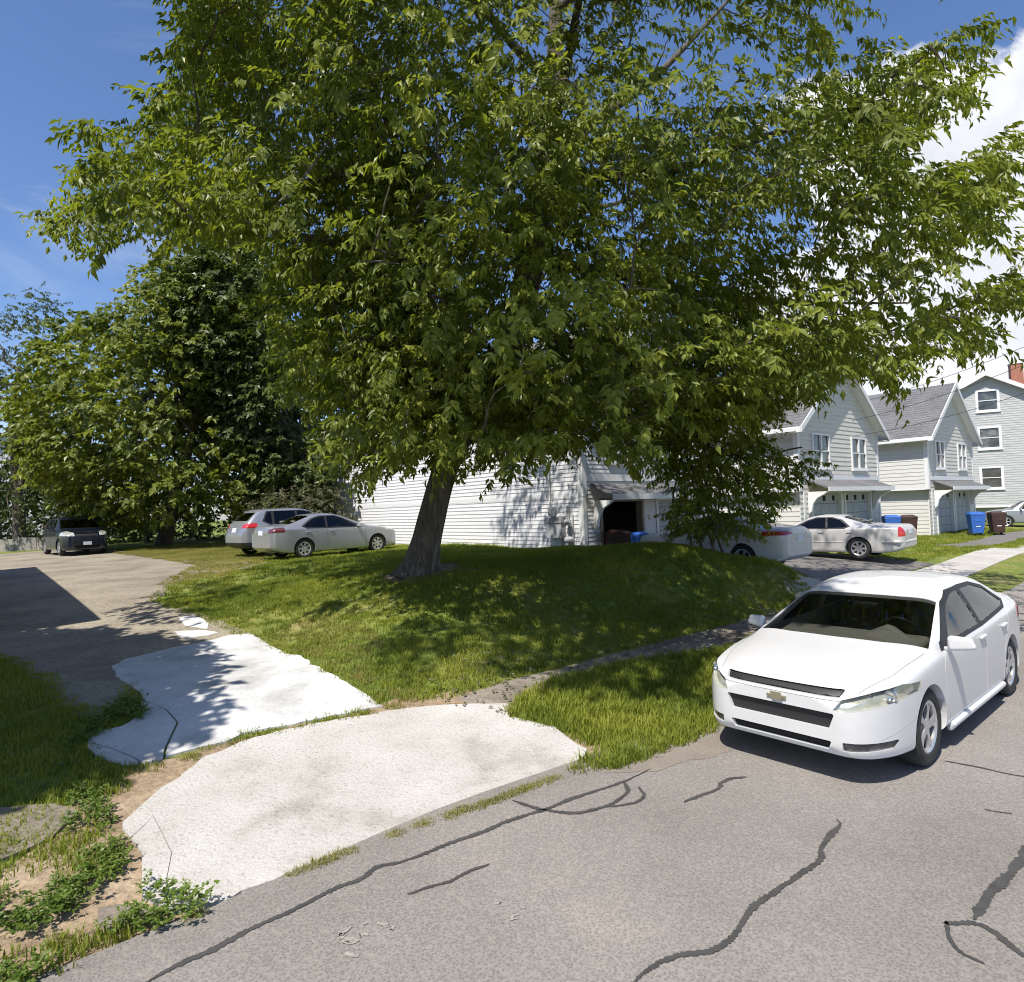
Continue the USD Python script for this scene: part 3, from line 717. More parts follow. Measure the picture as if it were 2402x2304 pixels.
BARK = material('bark', {'tc': ('geometry', {}), 'mp': ('mapping', {'scale': (9, 9, 1.6)}), 'n': ('noise_texture', {'scale': 1.5, 'detail': 9.0, 'roughness': .7, 'distortion': .6}),
                         'r': ('rgb_ramp', {'ramp': [(.3, (.05, .041, .033)), (.5, (.115, .097, .078)), (.72, (.21, .18, .15))]}), 'b': ('bump', {'strength': 1.0, 'distance': .05}), 'p': ('principled_bsdf', {'roughness': .95, 'specular_ior_level': .15})},
                [('tc.position', 'mp.vector'), ('mp.vector', 'n.vector'), ('n.fac', 'r.fac'), ('r.color', 'p.base_color'), ('n.fac', 'b.height'), ('b.normal', 'p.normal')])

def spray_kinds(rng, count, leaves, length, leaf_len, leaf_w, droop=.9, spread=.7):
    """twigs with hanging leaves, as arrays (leaves, 5, 3): base, left, right, keel, tip"""
    out = []
    for _ in range(count):
        t = rng.uniform(.12, 1.0, leaves) ** .8
        sag = -.30 * droop * t ** 2 * length
        b = np.stack([t * length, rng.normal(0, .05 * length, leaves) * t * 1.4, sag + rng.normal(0, .04 * length, leaves)], -1)
        side = rng.uniform(-1, 1, leaves) * 1.5
        d = np.stack([np.cos(side) * spread, np.sin(side) * spread, -droop * rng.uniform(.25, 1.25, leaves) + rng.normal(0, .18, leaves)], -1)
        d /= np.linalg.norm(d, axis=1, keepdims=True)
        up = np.array([.75, 0, .85]) + rng.normal(0, .42, (leaves, 3)) + .35 * np.stack([np.cos(side), np.sin(side), np.zeros(leaves)], -1) * 1.0
        w = np.cross(d, up); w /= np.linalg.norm(w, axis=1, keepdims=True) + 1e-9
        nn = np.cross(w, d)
        l = leaf_len * rng.uniform(.65, 1.2, leaves)[:, None]; ww = leaf_w * rng.uniform(.75, 1.15, leaves)[:, None] * .5
        mid = b + d * l * .42
        out.append(np.stack([b, mid + w * ww + nn * ww * .35, mid - w * ww + nn * ww * .35, mid - nn * ww * .12, b + d * l - nn * l * .12], 1))
    return out
_LF = np.array([(0, 3, 1), (0, 2, 3), (1, 3, 4), (3, 2, 4)])

def spray_mesh(kinds, pos, yaw, tilt, scale, rng):
    """leaf clusters put at the points pos, turned by yaw, tipped by tilt"""
    pick = rng.integers(0, len(kinds), len(pos)); V = []
    for k in range(len(kinds)):
        m = pick == k
        if not m.any():
            continue
        c, s, ct, sn = np.cos(yaw[m]), np.sin(yaw[m]), np.cos(tilt[m]), np.sin(tilt[m])
        R = np.stack([np.stack([c * ct, -s, -c * sn], -1), np.stack([s * ct, c, -s * sn], -1), np.stack([sn, 0 * s, ct], -1)], 1)
        V.append((np.einsum('nij,lpj->nlpi', R, kinds[k]) * scale[m][:, None, None, None] + pos[m][:, None, None]).reshape(-1, 5, 3))
    V = np.concatenate(V)
    F = (np.arange(len(V))[:, None, None] * 5 + _LF[None]).reshape(-1, 3)
    return V.reshape(-1, 3), F

def in_ell(P, ells):
    ok = np.zeros(len(P), bool); depth = np.zeros(len(P))
    for c, r in ells:
        q = np.sqrt((((P - np.array(c)) / np.array(r)) ** 2).sum(1))
        ok |= q < 1; depth = np.maximum(depth, 1 - q)
    return ok, depth

def fill(rng, ells, count, outline=None, holes=(), thin=.45, nscale=.55, near=0.0, seed=0, margin=20):
    """points for leaf clusters inside a crown; clumps and gaps come from noise"""
    lo = np.min([np.array(c) - np.array(r) for c, r in ells], 0); hi = np.max([np.array(c) + np.array(r) for c, r in ells], 0)
    got = []; have = 0
    for _ in range(60):
        P = rng.uniform(lo, hi, (count * 4, 3))
        ok, dep = in_ell(P, ells)
        P, dep = P[ok], dep[ok]
        nz = meshkit.fbm(P * [nscale, nscale, nscale * 1.35], 3, seed)
        P = P[(nz > thin) & (rng.random(len(P)) < .35 + .65 * np.exp(-dep * 3.2))]
        if outline is not None:
            xy = project(P - [0, 0, .28])
            vis = (xy[:, 0] > -margin) & (xy[:, 0] < 1960 + margin) & (xy[:, 1] > -margin) & (xy[:, 1] < 1900)
            keep = ~vis | shapely.contains_xy(outline, np.nan_to_num(xy[:, 0], nan=-1e4), np.nan_to_num(xy[:, 1], nan=-1e4))
            for hp, frac in holes:
                keep &= ~(vis & shapely.contains_xy(hp, np.nan_to_num(xy[:, 0], nan=-1e4), np.nan_to_num(xy[:, 1], nan=-1e4)) & (rng.random(len(P)) < frac))
            keep &= ~(vis & (P[:, 1] < near)) & ~np.isnan(xy[:, 0])
            P = P[keep]
        got.append(P); have += len(P)
        if have >= count:
            break
    return np.vstack(got)[:count]

def wander(rng, a, b, bend=.12, n=8, up=.0):
    a, b = np.asarray(a, float), np.asarray(b, float); k = np.linspace(0, 1, n)[:, None]
    p = a + (b - a) * k; L = np.linalg.norm(b - a)
    off = np.cumsum(rng.normal(0, bend * L / n, (n, 3)), 0) * np.sin(k * np.pi)
    p = p + off; p[:, 2] += up * L * np.sin(k[:, 0] * np.pi)
    return p

def limb(pts, r0, r1, sides=8, n=4):
    p = np.array(pts, float); k = np.arange(len(p)); kk = np.linspace(0, len(p) - 1, (len(p) - 1) * n + 1)
    q = np.stack([PchipInterpolator(k, p[:, i])(kk) for i in range(3)], -1)
    t = kk / kk[-1]
    return tube(q, r0 + (r1 - r0) * t ** .8, sides), q

def rough_tube(pts, radii, sides=20, n=8, amp=.06, flare=None, seed=0):
    """a trunk: a fluted, uneven tube"""
    p = np.array(pts, float); k = np.arange(len(p)); kk = np.linspace(0, len(p) - 1, (len(p) - 1) * n + 1)
    q = np.stack([PchipInterpolator(k, p[:, i])(kk) for i in range(3)], -1); r = PchipInterpolator(k, radii)(kk)
    v, f = tube(q, r, sides)
    m = len(q) * sides; c = np.repeat(q, sides, 0); ang = np.tile(np.arange(sides) * 2 * np.pi / sides, len(q)); rr = np.repeat(r, sides)
    d = (v[:m] - c) / rr[:, None]
    h = meshkit.fbm(np.c_[np.cos(ang) * 1.6, np.sin(ang) * 1.6, v[:m, 2] * .9], 4, seed) - .5
    fl = np.cos(ang * 5 + 1.2) * .22 * np.exp(-np.maximum(v[:m, 2] - p[0, 2], 0) * 2.4)
    v[:m] = c + d * rr[:, None] * (1 + 2.2 * amp * h + fl)[:, None]
    return v, f

def branches_to(rng, skel, pts, n, r0=.035, mat=None, parent=None, maxd=3.5, name='branch'):
    """slender boughs from the nearest limb out to some of the leaf clusters"""
    S = np.vstack(skel); ids = rng.choice(len(pts), min(n, len(pts)), replace=False); ms = []
    ids = ids[np.argsort(cKDTree(S).query(pts[ids])[0])]
    for i in ids:
        d = np.linalg.norm(S - pts[i] + [0, 0, .2], axis=1) + .3 * np.maximum(S[:, 2] - pts[i][2], 0); j = np.argmin(d)
        if .25 < d[j] < maxd:
            p = wander(rng, S[j], pts[i], .22, 6, .08)
            ms.append(tube(p, np.linspace(min(r0, .010 + .012 * d[j]), .005, 6), 5)); S = np.vstack([S, p[2:]])
    return obj(name, ms, mat or BARK, parent) if ms else None

def quick_tree(name, label, base, trunk_r, ells, count, kinds, mat, seed, outline=None, holes=(), thin=.42, group=None, cat='tree', stems=1, scale=(.8, 1.25), near=0., nscale=.5, lean=(0, 0), margin=20, reach=.6):
    rng = np.random.default_rng(seed)
    base = np.array([base[0], base[1], float(Z(base[0], base[1]))])
    t = thing(name, label, cat, base, 0, group)
    top = np.array(max(ells, key=lambda e: e[0][2])[0], float)
    skel = []
    for k in range(stems):
        b = base + [rng.normal() * .25 * (stems > 1), rng.normal() * .25 * (stems > 1), -.1]
        e = top + rng.normal(0, .6, 3) * (stems > 1) + [lean[0], lean[1], 0]
        p = wander(rng, b, e, .10, 7)
        r = trunk_r / (1 if stems == 1 else stems ** .5)
        obj('trunk', rough_tube(p - base, np.linspace(r, r * .25, 7), 12, 4, .05, seed=seed + k), BARK, t, smooth=True)
        skel.append(np.array([p[0] + (p[-1] - p[0]) * s for s in np.linspace(.3, 1, 8)]))
    ms = []
    for c, r in ells:
        for _ in range(4):
            a = skel[rng.integers(len(skel))][rng.integers(1, 6)]
            e = np.array(c) + rng.uniform(-reach, reach, 3) * np.array(r)
            p = wander(rng, a, e, .2, 7, .08); ms.append(tube(p - base, np.linspace(trunk_r * .35, .02, 7), 6)); skel.append(p)
    obj('limb', ms, BARK, t, smooth=True)
    P = fill(rng, ells, count, outline, holes, thin, nscale, near, seed, margin)
    n = len(P)
    c0 = np.mean([e[0] for e in ells], 0)
    yaw = np.arctan2(P[:, 1] - c0[1], P[:, 0] - c0[0]) + rng.normal(0, .9, n)
    v, f = spray_mesh(kinds, P - base, yaw, rng.normal(-.05, .35, n), rng.uniform(*scale, n), rng)
    obj('crown', (v, f), mat, t, kind='stuff')
    return t
# ------------------------------------------------------------------ the big tree on the bank
rng = np.random.default_rng(11)
K_MAIN = spray_kinds(rng, 7, 18, .60, .155, .066, .92, .66)
BIG_OUT = Polygon([(395, -60), (372, 60), (350, 110), (345, 190), (300, 215), (240, 245), (195, 262), (185, 320), (165, 345), (150, 405), (103, 440), (106, 485), (190, 512), (250, 505), (300, 480), (420, 468), (515, 490), (540, 560), (520, 610), (492, 628), (510, 660), (560, 690), (560, 720), (530, 760),
                   (600, 790), (640, 830), (640, 900), (660, 940), (690, 985), (725, 962), (745, 930), (800, 945), (850, 915), (880, 935), (945, 985), (985, 935), (1040, 930), (1080, 890), (1140, 885), (1165, 920), (1225, 950), (1245, 890), (1290, 850), (1400, 830), (1500, 800), (1560, 765),
                   (1600, 735), (1690, 788), (1725, 740), (1790, 702), (1885, 692), (1865, 645), (1950, 628), (1975, 560), (1975, 470), (1885, 500), (1905, 420), (1935, 330), (1905, 300), (1850, 300), (1780, 335), (1690, 360), (1750, 272), (1840, 242), (1835, 180), (1893, 95), (1860, 95), (1835, 22), (1780, 62), (1740, 112), (1665, 110), (1640, 40), (1665, -60)])
BIG_HOLES = [(Polygon([(525, 470), (560, 470), (556, 560), (530, 605), (512, 560)]), .97), (Polygon([(610, 420), (665, 400), (690, 470), (650, 520), (612, 500)]), .45), (Polygon([(1120, 360), (1215, 350), (1205, 470), (1125, 480)]), .80), (Polygon([(1350, 270), (1500, 250), (1440, 340), (1360, 330)]), .5),
             (Polygon([(1640, 560), (1800, 600), (1790, 650), (1640, 640)]), .45), (Polygon([(960, 620), (1060, 420), (1120, 420), (1080, 640), (990, 720)]), .15), (Polygon([(1180, 640), (1260, 600), (1250, 680), (1190, 690)]), .6),
             (Polygon([(790, 930), (872, 918), (880, 1010), (780, 1010)]), 1.0), (Polygon([(890, 905), (1110, 888), (1110, 1020), (890, 1000)]), .80), (Polygon([(660, 905), (790, 935), (790, 1010), (660, 1010)]), .5), (Polygon([(1120, 925), (1240, 925), (1240, 1010), (1120, 1010)]), .75)]
BIG_OUT = BIG_OUT.buffer(-12)
Y0 = 13.0
base = at(802, 1100, Y0); base[2] = float(Z(base[0], base[1]))
bt = thing('big_tree', 'big spreading leafy tree with a leaning trunk on the grass bank', 'tree', base)
W_ = lambda px, py, Y=Y0: at(px, py, Y) - base
trunk = [W_(798, 1108), W_(806, 1075), W_(818, 1025), W_(834, 960), W_(850, 905), W_(878, 840, 13.1), W_(915, 770, 13.2), W_(958, 690, 13.3), W_(992, 610, 13.4), W_(1012, 520, 13.5), W_(1030, 420, 13.5), W_(1048, 310, 13.6), W_(1060, 180, 13.7), W_(1064, 20, 13.8), W_(1075, -160, 14), W_(1090, -330, 14.2)]
obj('trunk', rough_tube(trunk, [.56, .375, .287, .262, .26, .27, .28, .29, .30, .29, .28, .25, .20, .15, .10, .05], 26, 8, .07, seed=3), BARK, bt, smooth=True)
LIMBS = [([(900, 800, 13.1), (850, 700, 12.8), (818, 600, 12.6), (806, 480, 12.5), (795, 380, 12.4), (760, 280, 12.2), (715, 170, 12.0), (660, 50, 11.8), (620, -60, 11.6)], .20, .03),
         ([(808, 500, 12.5), (740, 480, 12.2), (640, 462, 11.9), (560, 450, 11.6), (470, 425, 11.4), (400, 412, 11.2), (330, 415, 11)], .11, .015),
         ([(800, 400, 12.4), (720, 330, 12.4), (640, 335, 12.2), (545, 352, 12), (430, 340, 11.8), (370, 335, 11.6)], .10, .015),
         ([(745, 250, 12.2), (640, 190, 12.6), (540, 150, 12.8), (468, 108, 13), (415, 60, 13), (370, 22, 13)], .07, .010),
         ([(1030, 400, 13.5), (1090, 345, 13.2), (1180, 335, 12.9), (1290, 325, 12.6), (1400, 285, 12.3), (1500, 250, 12.2), (1600, 220, 12.1), (1690, 190, 12)], .17, .02),
         ([(1040, 340, 13.6), (1130, 240, 13.8), (1240, 160, 14), (1330, 70, 14.2), (1430, -40, 14.4)], .15, .03), ([(1015, 500, 13.5), (1110, 510, 13.9), (1250, 545, 14.3), (1400, 570, 14.6), (1560, 580, 14.8), (1740, 580, 15)], .14, .02),
         ([(985, 625, 13.4), (1100, 660, 13.1), (1250, 700, 12.8), (1400, 735, 12.6), (1470, 720, 12.5), (1540, 680, 12.4), (1600, 690, 12.3)], .12, .015), ([(1500, 700, 12.5), (1460, 770, 12.5), (1420, 790, 12.5)], .035, .012),
         ([(935, 735, 13.2), (840, 690, 12.2), (740, 660, 11.2), (660, 640, 10.5)], .10, .015), ([(895, 810, 13.1), (800, 790, 12), (700, 800, 11), (640, 830, 10.4)], .08, .012), ([(935, 735, 13.2), (1000, 780, 12), (1060, 800, 11), (1110, 830, 10.4)], .08, .012),
         ([(1060, 160, 13.7), (960, 60, 13.0), (880, -60, 12.2), (820, -200, 11.5)], .12, .03), ([(1064, 20, 13.8), (1180, -80, 12.5), (1280, -260, 11.2)], .11, .03), ([(1050, 300, 13.6), (1080, 150, 12.0), (1120, -60, 10.4), (1180, -330, 8.6)], .13, .03),
         ([(1020, 460, 13.5), (980, 380, 14.8), (930, 260, 16.2), (900, 120, 17.4)], .13, .03), ([(1030, 420, 13.5), (1140, 400, 15.2), (1270, 360, 16.8)], .11, .02)]
skel = []
over = np.array([(-.3, 12.6, 12.4), (-.8, 10.0, 12.6), (-1.3, 7.4, 12.0), (-1.5, 5.6, 11.3), (-1.5, 4.0, 10.9)]) - base  # bough above the view, added to shade the lawn in front
(v, f), qq = limb(over, .12, .03, 9)
obj('limb', (v, f), BARK, bt, smooth=True); skel.append(qq)
for pl, r0, r1 in LIMBS:
    (v, f), qq = limb([W_(*p) for p in pl], r0, r1, 9)
    obj('limb', (v, f), BARK, bt, smooth=True); skel.append(qq)
# dead bare twigs at the top left
for pl in ([(468, 112, 13), (440, 70, 13), (405, 40, 13), (360, 18, 13)], [(372, 185, 12.6), (350, 150, 12.6), (330, 105, 12.6)], [(640, 335, 12.1), (560, 360, 11.6), (540, 362, 11.5)], [(1430, 270, 11.6), (1370, 230, 11.2), (1352, 205, 11), (1348, 232, 10.9)], [(1352, 205, 11), (1395, 212, 10.9), (1440, 200, 10.8)]):
    (v, f), qq = limb([W_(*p) for p in pl], .016, .004, 5)
    obj('twig', (v, f), BARK, bt, smooth=True)
E0 = [((-1.3, 4.0, 10.9), (3.8, 1.7, 1.3)), ((-1.2, 12.3, 9.2), (8.8, 4.7, 7.0)), ((5.2, 12.2, 8.3), (7.6, 4.4, 6.0)), ((-2.8, 9.9, 4.9), (2.5, 2.3, 2.6)), ((-2.8, 9.7, 4.6), (2.2, 2.0, 1.8)), ((.7, 9.9, 4.5), (2.3, 1.9, 1.8)), ((3.0, 12.3, 4.9), (3.4, 2.4, 2.2)), ((7.0, 12.6, 6.0), (3.6, 2.6, 2.6)), ((-6.2, 11.4, 6.8), (3.4, 3.0, 3.2)), ((-1.0, 13.0, 3.9), (3.4, 1.8, 1.2))]  # first lobe is the unseen bough's leaves, added for lawn shade
Pm = fill(rng, E0, 18000, BIG_OUT, BIG_HOLES, .455, .50, 8.0, 2, 60)
core = fill(rng, [((.3, 14.2, 8.0), (3.6, 1.5, 4.2)), ((2.6, 14.2, 6.4), (3.0, 1.4, 2.4)), ((-2.2, 13.8, 7.5), (2.6, 1.5, 3.0))], 2600, BIG_OUT, BIG_HOLES, .25, .7, 8.6, 4, 60)
Pm = np.vstack([Pm, core])
# more leaves close along the limbs
sk = np.vstack(skel) + base
ex = sk[rng.integers(0, len(sk), 9000)] + rng.normal(0, [.55, .55, .5], (9000, 3))
xy = project(ex - [0, 0, .28]); vis = (xy[:, 0] > -10) & (xy[:, 0] < 1970) & (xy[:, 1] > -30)
ok = ~vis | shapely.contains_xy(BIG_OUT, np.nan_to_num(xy[:, 0], nan=-1e4), np.nan_to_num(xy[:, 1], nan=-1e4))
for hp, fr in BIG_HOLES:
    ok &= ~(shapely.contains_xy(hp, np.nan_to_num(xy[:, 0], nan=-1e4), np.nan_to_num(xy[:, 1], nan=-1e4)) & (rng.random(len(ex)) < fr))
ex = ex[ok & (ex[:, 2] > 3.2)]
Pm = np.vstack([Pm, ex[:4500]])
hz = Pm[:, 2] - 1.0                                     # crown thinned wherever its shadow would land on the white house wall
sx_, sy_ = Pm[:, 0] + .32 * hz, Pm[:, 1] + .55 * hz
late = sy_ > 18.3 + np.maximum(2.04 - sx_, 0) * 1.19
Pm = Pm[~late | (rng.random(len(Pm)) < .12)]
n = len(Pm)
yaw = np.arctan2(Pm[:, 1] - 13.2, Pm[:, 0] - .8) + rng.normal(0, .65, n)
v, f = spray_mesh(K_MAIN, Pm - base, yaw, rng.normal(-.1, .3, n), rng.uniform(.6, 1.3, n), rng)
obj('crown', (v, f), LEAF, bt, kind='stuff')
pxy = project(Pm); inside = shapely.contains_xy(BIG_OUT, np.nan_to_num(pxy[:, 0], nan=-1e4), np.nan_to_num(pxy[:, 1], nan=-1e4))
branches_to(rng, skel, Pm[(Pm[:, 1] > 8.0) & inside] - base, 1100, .04, BARK, bt, 2.6)

# ------------------------------------------------------------------ other trees and shrubs
rng = np.random.default_rng(5)
K_BIG = spray_kinds(rng, 5, 13, .75, .27, .17, .75, .8)
K_MID = spray_kinds(rng, 5, 16, .62, .15, .075, .8, .7)
K_SMALL = spray_kinds(rng, 5, 22, .5, .085, .05, .4, .9)
LEFT_OUT = Polygon([(-300, 600), (-40, 590), (20, 582), (60, 552), (95, 540), (135, 524), (165, 530), (230, 490), (300, 460), (420, 440), (500, 470), (522, 545), (520, 600), (535, 650), (552, 700), (545, 760), (600, 800), (628, 850), (628, 1000), (480, 1045), (-300, 1060)])
GR = 'trees behind the car park'
quick_tree('broadleaf_tree', 'large broad leaved tree with sunlit upper crown standing behind the dark parked car', (-17.5, 32), .38, [((-17.5, 31.0, 7.6), (5.6, 4.4, 5.4)), ((-15.5, 30.2, 4.8), (4.0, 3.0, 2.6)), ((-20, 32.2, 6.2), (4, 3.2, 3.0)), ((-14.5, 31, 11.0), (4.2, 4, 4.6))], 4000, K_BIG, LEAF_BIG, 21, LEFT_OUT, (), .40, GR)
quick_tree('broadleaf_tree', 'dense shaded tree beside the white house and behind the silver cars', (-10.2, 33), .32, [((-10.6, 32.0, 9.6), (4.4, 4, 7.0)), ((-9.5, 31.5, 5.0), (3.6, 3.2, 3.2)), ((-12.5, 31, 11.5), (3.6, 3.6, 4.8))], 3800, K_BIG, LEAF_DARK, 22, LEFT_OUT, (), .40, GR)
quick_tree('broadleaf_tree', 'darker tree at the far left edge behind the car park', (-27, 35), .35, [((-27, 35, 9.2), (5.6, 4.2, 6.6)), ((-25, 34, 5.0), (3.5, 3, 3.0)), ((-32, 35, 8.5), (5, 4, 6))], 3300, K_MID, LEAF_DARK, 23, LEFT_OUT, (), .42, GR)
# a thicket fills the gap under the crowns
rng = np.random.default_rng(31)
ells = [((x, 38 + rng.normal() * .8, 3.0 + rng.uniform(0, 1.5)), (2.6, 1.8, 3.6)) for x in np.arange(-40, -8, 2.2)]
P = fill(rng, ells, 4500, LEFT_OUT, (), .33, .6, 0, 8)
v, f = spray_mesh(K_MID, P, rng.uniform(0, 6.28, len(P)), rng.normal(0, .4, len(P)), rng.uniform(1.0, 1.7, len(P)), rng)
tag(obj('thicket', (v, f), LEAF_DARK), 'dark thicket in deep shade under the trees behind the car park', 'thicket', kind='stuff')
for k, (x, y, h, r) in enumerate([(-24.5, 36, 7, .20), (-21.2, 37, 7, .15), (-13.0, 35.5, 7, .22), (-28.5, 35.5, 7, .18), (-7.8, 36, 7, .16)]):
    t = thing('bare_trunk', ['dark tree trunk rising left of the dark parked car', 'slim dark trunk just right of the dark parked car', 'thick shaded trunk midway between the dark car and the silver cars', 'dark trunk at the far left behind the low concrete wall', 'slim trunk nearest the white house'][k], 'tree', (x, y, float(Z(x, y))), 0, 'trunks in the shade of the wood')
    p = wander(rng, (0, 0, -.1), (rng.normal() * .5, rng.normal() * .4, h), .1, 7)
    obj('trunk', rough_tube(p, np.linspace(r, r * .6, 7), 10, 4, .05, seed=40 + k), BARK, t, smooth=True)
SH_OUT = Polygon([(470, 985), (480, 945), (510, 915), (560, 905), (610, 915), (640, 940), (640, 1000), (560, 1010), (470, 1010)])
quick_tree('shrub', 'dull grey green rounded shrub behind the silver cars', (-9.0, 27.6), .08, [((-9.0, 27.6, 2.3), (2.2, 1.5, 1.7))], 520, K_SMALL, LEAF_DULL, 24, None, (), .28, cat='shrub', stems=4)
YT_OUT = Polygon([(1250, 850), (1300, 800), (1340, 770), (1420, 790), (1500, 800), (1545, 760), (1560, 830), (1450, 830), (1470, 880), (1560, 905), (1545, 935), (1500, 960), (1470, 990), (1440, 1040), (1300, 1045), (1285, 1010), (1300, 960), (1255, 920)])
quick_tree('young_tree', 'bushy young tree with several thin stems at the right end of the grass bank', (4.55, 15.0), .07, [((4.6, 14.9, 4.0), (1.6, 1.3, 1.7)), ((5.4, 14.7, 3.1), (1.5, 1.1, 1.0)), ((4.4, 14.9, 2.6), (1.2, .9, 1.0)), ((4.3, 15.0, 5.2), (1.6, 1.3, 1.0)), ((4.7, 14.9, 2.1), (1.3, .9, .8)), ((6.2, 14.4, 3.3), (.9, .6, .5))], 1150, K_MAIN, LEAF, 25, YT_OUT, (), .30, stems=6, scale=(.6, .95))
# trees to the left of the picture, whose shade falls across the verge
quick_tree('street_tree', 'leafy tree out of frame on the left whose shade falls across the grass verge', (-9.6, 4.6), .22, [((-8.9, 4.9, 6.8), (2.1, 1.7, 1.7)), ((-9.9, 5.8, 6.4), (2.0, 1.7, 1.8)), ((-9.8, 4.4, 7.6), (2.4, 1.8, 1.8)), ((-7.7, 5.1, 6.3), (1.3, 1.1, 1.1)), ((-9.3, 6.2, 5.0), (1.7, 1.5, 1.3)), ((-7.4, 3.1, 6.9), (1.5, 1.3, 1.3)), ((-8.6, 3.6, 5.8), (1.6, 1.3, 1.2))], 4400, K_BIG, LEAF_BIG, 26, Polygon([(-500, -500), (-480, -500), (-480, -480)]), (), .27, margin=170, reach=.15)
def car_paint(name, col, metal=0.0, rough=0.35, dirt=0.06):
    c = np.array(col)
    return material(name, {
        'tc': ('texture_coordinate', {}), 'n': ('noise_texture', {'scale': 2.5, 'detail': 8.0, 'roughness': 0.7}),
        'r': ('rgb_ramp', {'ramp': [(0.3, tuple(c * (1 - dirt))), (0.65, tuple(c))]}),
        'p': ('principled_bsdf', {'roughness': rough, 'metallic': metal, 'coat_weight': 0.6, 'coat_roughness': 0.06})},
        [('tc.object', 'n.vector'), ('n.fac', 'r.fac'), ('r.color', 'p.base_color')])

PAINT = {'white': car_paint('white_paint', (.54, .54, .54)), 'silver': car_paint('silver_paint', (.36, .37, .39), .6, .3), 'pearl': car_paint('pearl_paint', (.55, .54, .53), .3, .3),
         'dark': car_paint('dark_paint', (.006, .008, .016), 0.0, .2), 'grey': car_paint('grey_paint', (.26, .28, .30), .4, .3)}
RUBBER = plain('tyre_rubber', (.018, .018, .018), .85, noise=.3, scale=30)
BLACK = plain('black_plastic', (.014, .014, .015), .55)
DARK = plain('dark_recess', (.008, .008, .008), .9)
RIM = plain('wheel_alloy', (.55, .55, .56), .3, .75)
CHROME = plain('chrome', (.75, .75, .76), .12, 1.0)
CLEAR_LENS = pane_material('clear_lens', (.93, .93, .90), .9)
REFLECTOR = plain('lamp_bowl', (.62, .62, .58), .3, .6, noise=.25, scale=14)
BADGE = plain('dull_badge', (.42, .38, .27), .3, .8)
FOG = plain('fog_lamp_glass', (.035, .037, .04), .12, 0.0, noise=.9, scale=9, coat=1.0)
GOLD = plain('gold_badge', (.55, .47, .30), .3, .8)
TAN = plain('cabin_trim', (.52, .52, .46), .8, noise=.12, scale=20)
SEAT = plain('seat_cloth', (.12, .115, .10), .9)
PLATE = plain('plate_white', (.62, .66, .74), .4, noise=.12, scale=30)
CAR_GLASS = pane_material('car_glass', (.58, .58, .57), 1.0)
CAR_GLASS_DARK = pane_material('tinted_glass', (.16, .17, .19), 1.0)
LAMP = material('lamp_lens', {'p': ('principled_bsdf', {'base_color': (.66, .67, .62), 'roughness': .12, 'metallic': .35, 'coat_weight': 1.0}), 'tc': ('texture_coordinate', {}),
                              'v': ('noise_texture', {'scale': 9.0, 'detail': 2.0}), 'r': ('rgb_ramp', {'ramp': [(.35, (.36, .37, .33)), (.6, (.62, .63, .58))]}), 'b': ('bump', {'strength': .15, 'distance': .02})},
                [('tc.object', 'v.vector'), ('v.fac', 'r.fac'), ('r.color', 'p.base_color'), ('v.fac', 'b.height'), ('b.normal', 'p.normal')])
RED_LAMP = plain('red_lens', (.42, .02, .018), .15, coat=1.0, noise=.35, scale=12)
SMOKE_LAMP = plain('smoked_lens', (.10, .03, .03), .15, coat=1.0, noise=.6, scale=14)

LOOKS_OF = {'body': None, 'windshield': CAR_GLASS, 'rear_window': CAR_GLASS_DARK, 'side_window': CAR_GLASS_DARK, 'window_trim': BLACK, 'headlight': LAMP, 'grille': BLACK, 'air_intake': DARK, 'fog_lamp': FOG,
            'tail_light': RED_LAMP, 'bumper_trim': BLACK, 'plate': PLATE, 'dashboard': TAN, 'badge': GOLD, 'side_trim': BLACK, 'lamp_reflector': CHROME}

def place_car(S, name, label, paint, loc, heading, group=None, size=1.0):
    """loc: where the middle of the car touches the ground; heading: direction of its nose (radians)"""
    t = thing(name, label, 'car', loc, heading + math.pi, group)
    off = np.array([S['L'] / 2, 0, 0])
    if size != 1.0:
        UsdGeom.Xformable(t).AddScaleOp().Set(Gf.Vec3f(size, size, size))
    P = build_car(S)
    looks = {**LOOKS_OF, **S.get('looks', {}), 'body': paint}
    for nm, ms in P.items():
        for q in ms:
            if q.is_empty() or q.num_tri() == 0:
                continue
            v, f, _ = meshkit.arrays(q)
            obj(nm, (v - off, f), looks[nm], t, smooth=32, label=S.get('labels', {}).get(nm))
    w_y = S['track'] / 2
    for ax in (S['xf'], S['xr']):
        for sd in (-1, 1):
            ty, rim, disc = wheel_parts(S['wr'], S.get('tw', .215), S['rim'], S.get('spokes', 5), sd, S.get('style', 'split'))
            d = np.array([ax - S['L'] / 2, sd * w_y, S['wr']])
            x = UsdGeom.Xform.Define(stage, path_of('wheel', t)).GetPrim()
            for nm, q, mt in (('tyre', ty, RUBBER), ('rim', rim, RIM), ('brake_disc', disc, DARK)):
                v, f, _ = meshkit.arrays(q)
                obj(nm, (v + d, f), mt, x, smooth=35)
    for nm, ms, mt in S.get('extra', []):
        v, f = merge(ms) if isinstance(ms, list) else meshkit.arrays(ms)[:2]
        obj(nm, (v - off, f), mt if mt is not None else paint, t, smooth=35)
    return t

def hull(points, r):
    ss = []
    for p in points:
        rr = p[3] if len(p) > 3 else r
        ss.append(Man.sphere(rr, 20).translate(list(map(float, p[:3]))))
    return Man.batch_hull(ss)

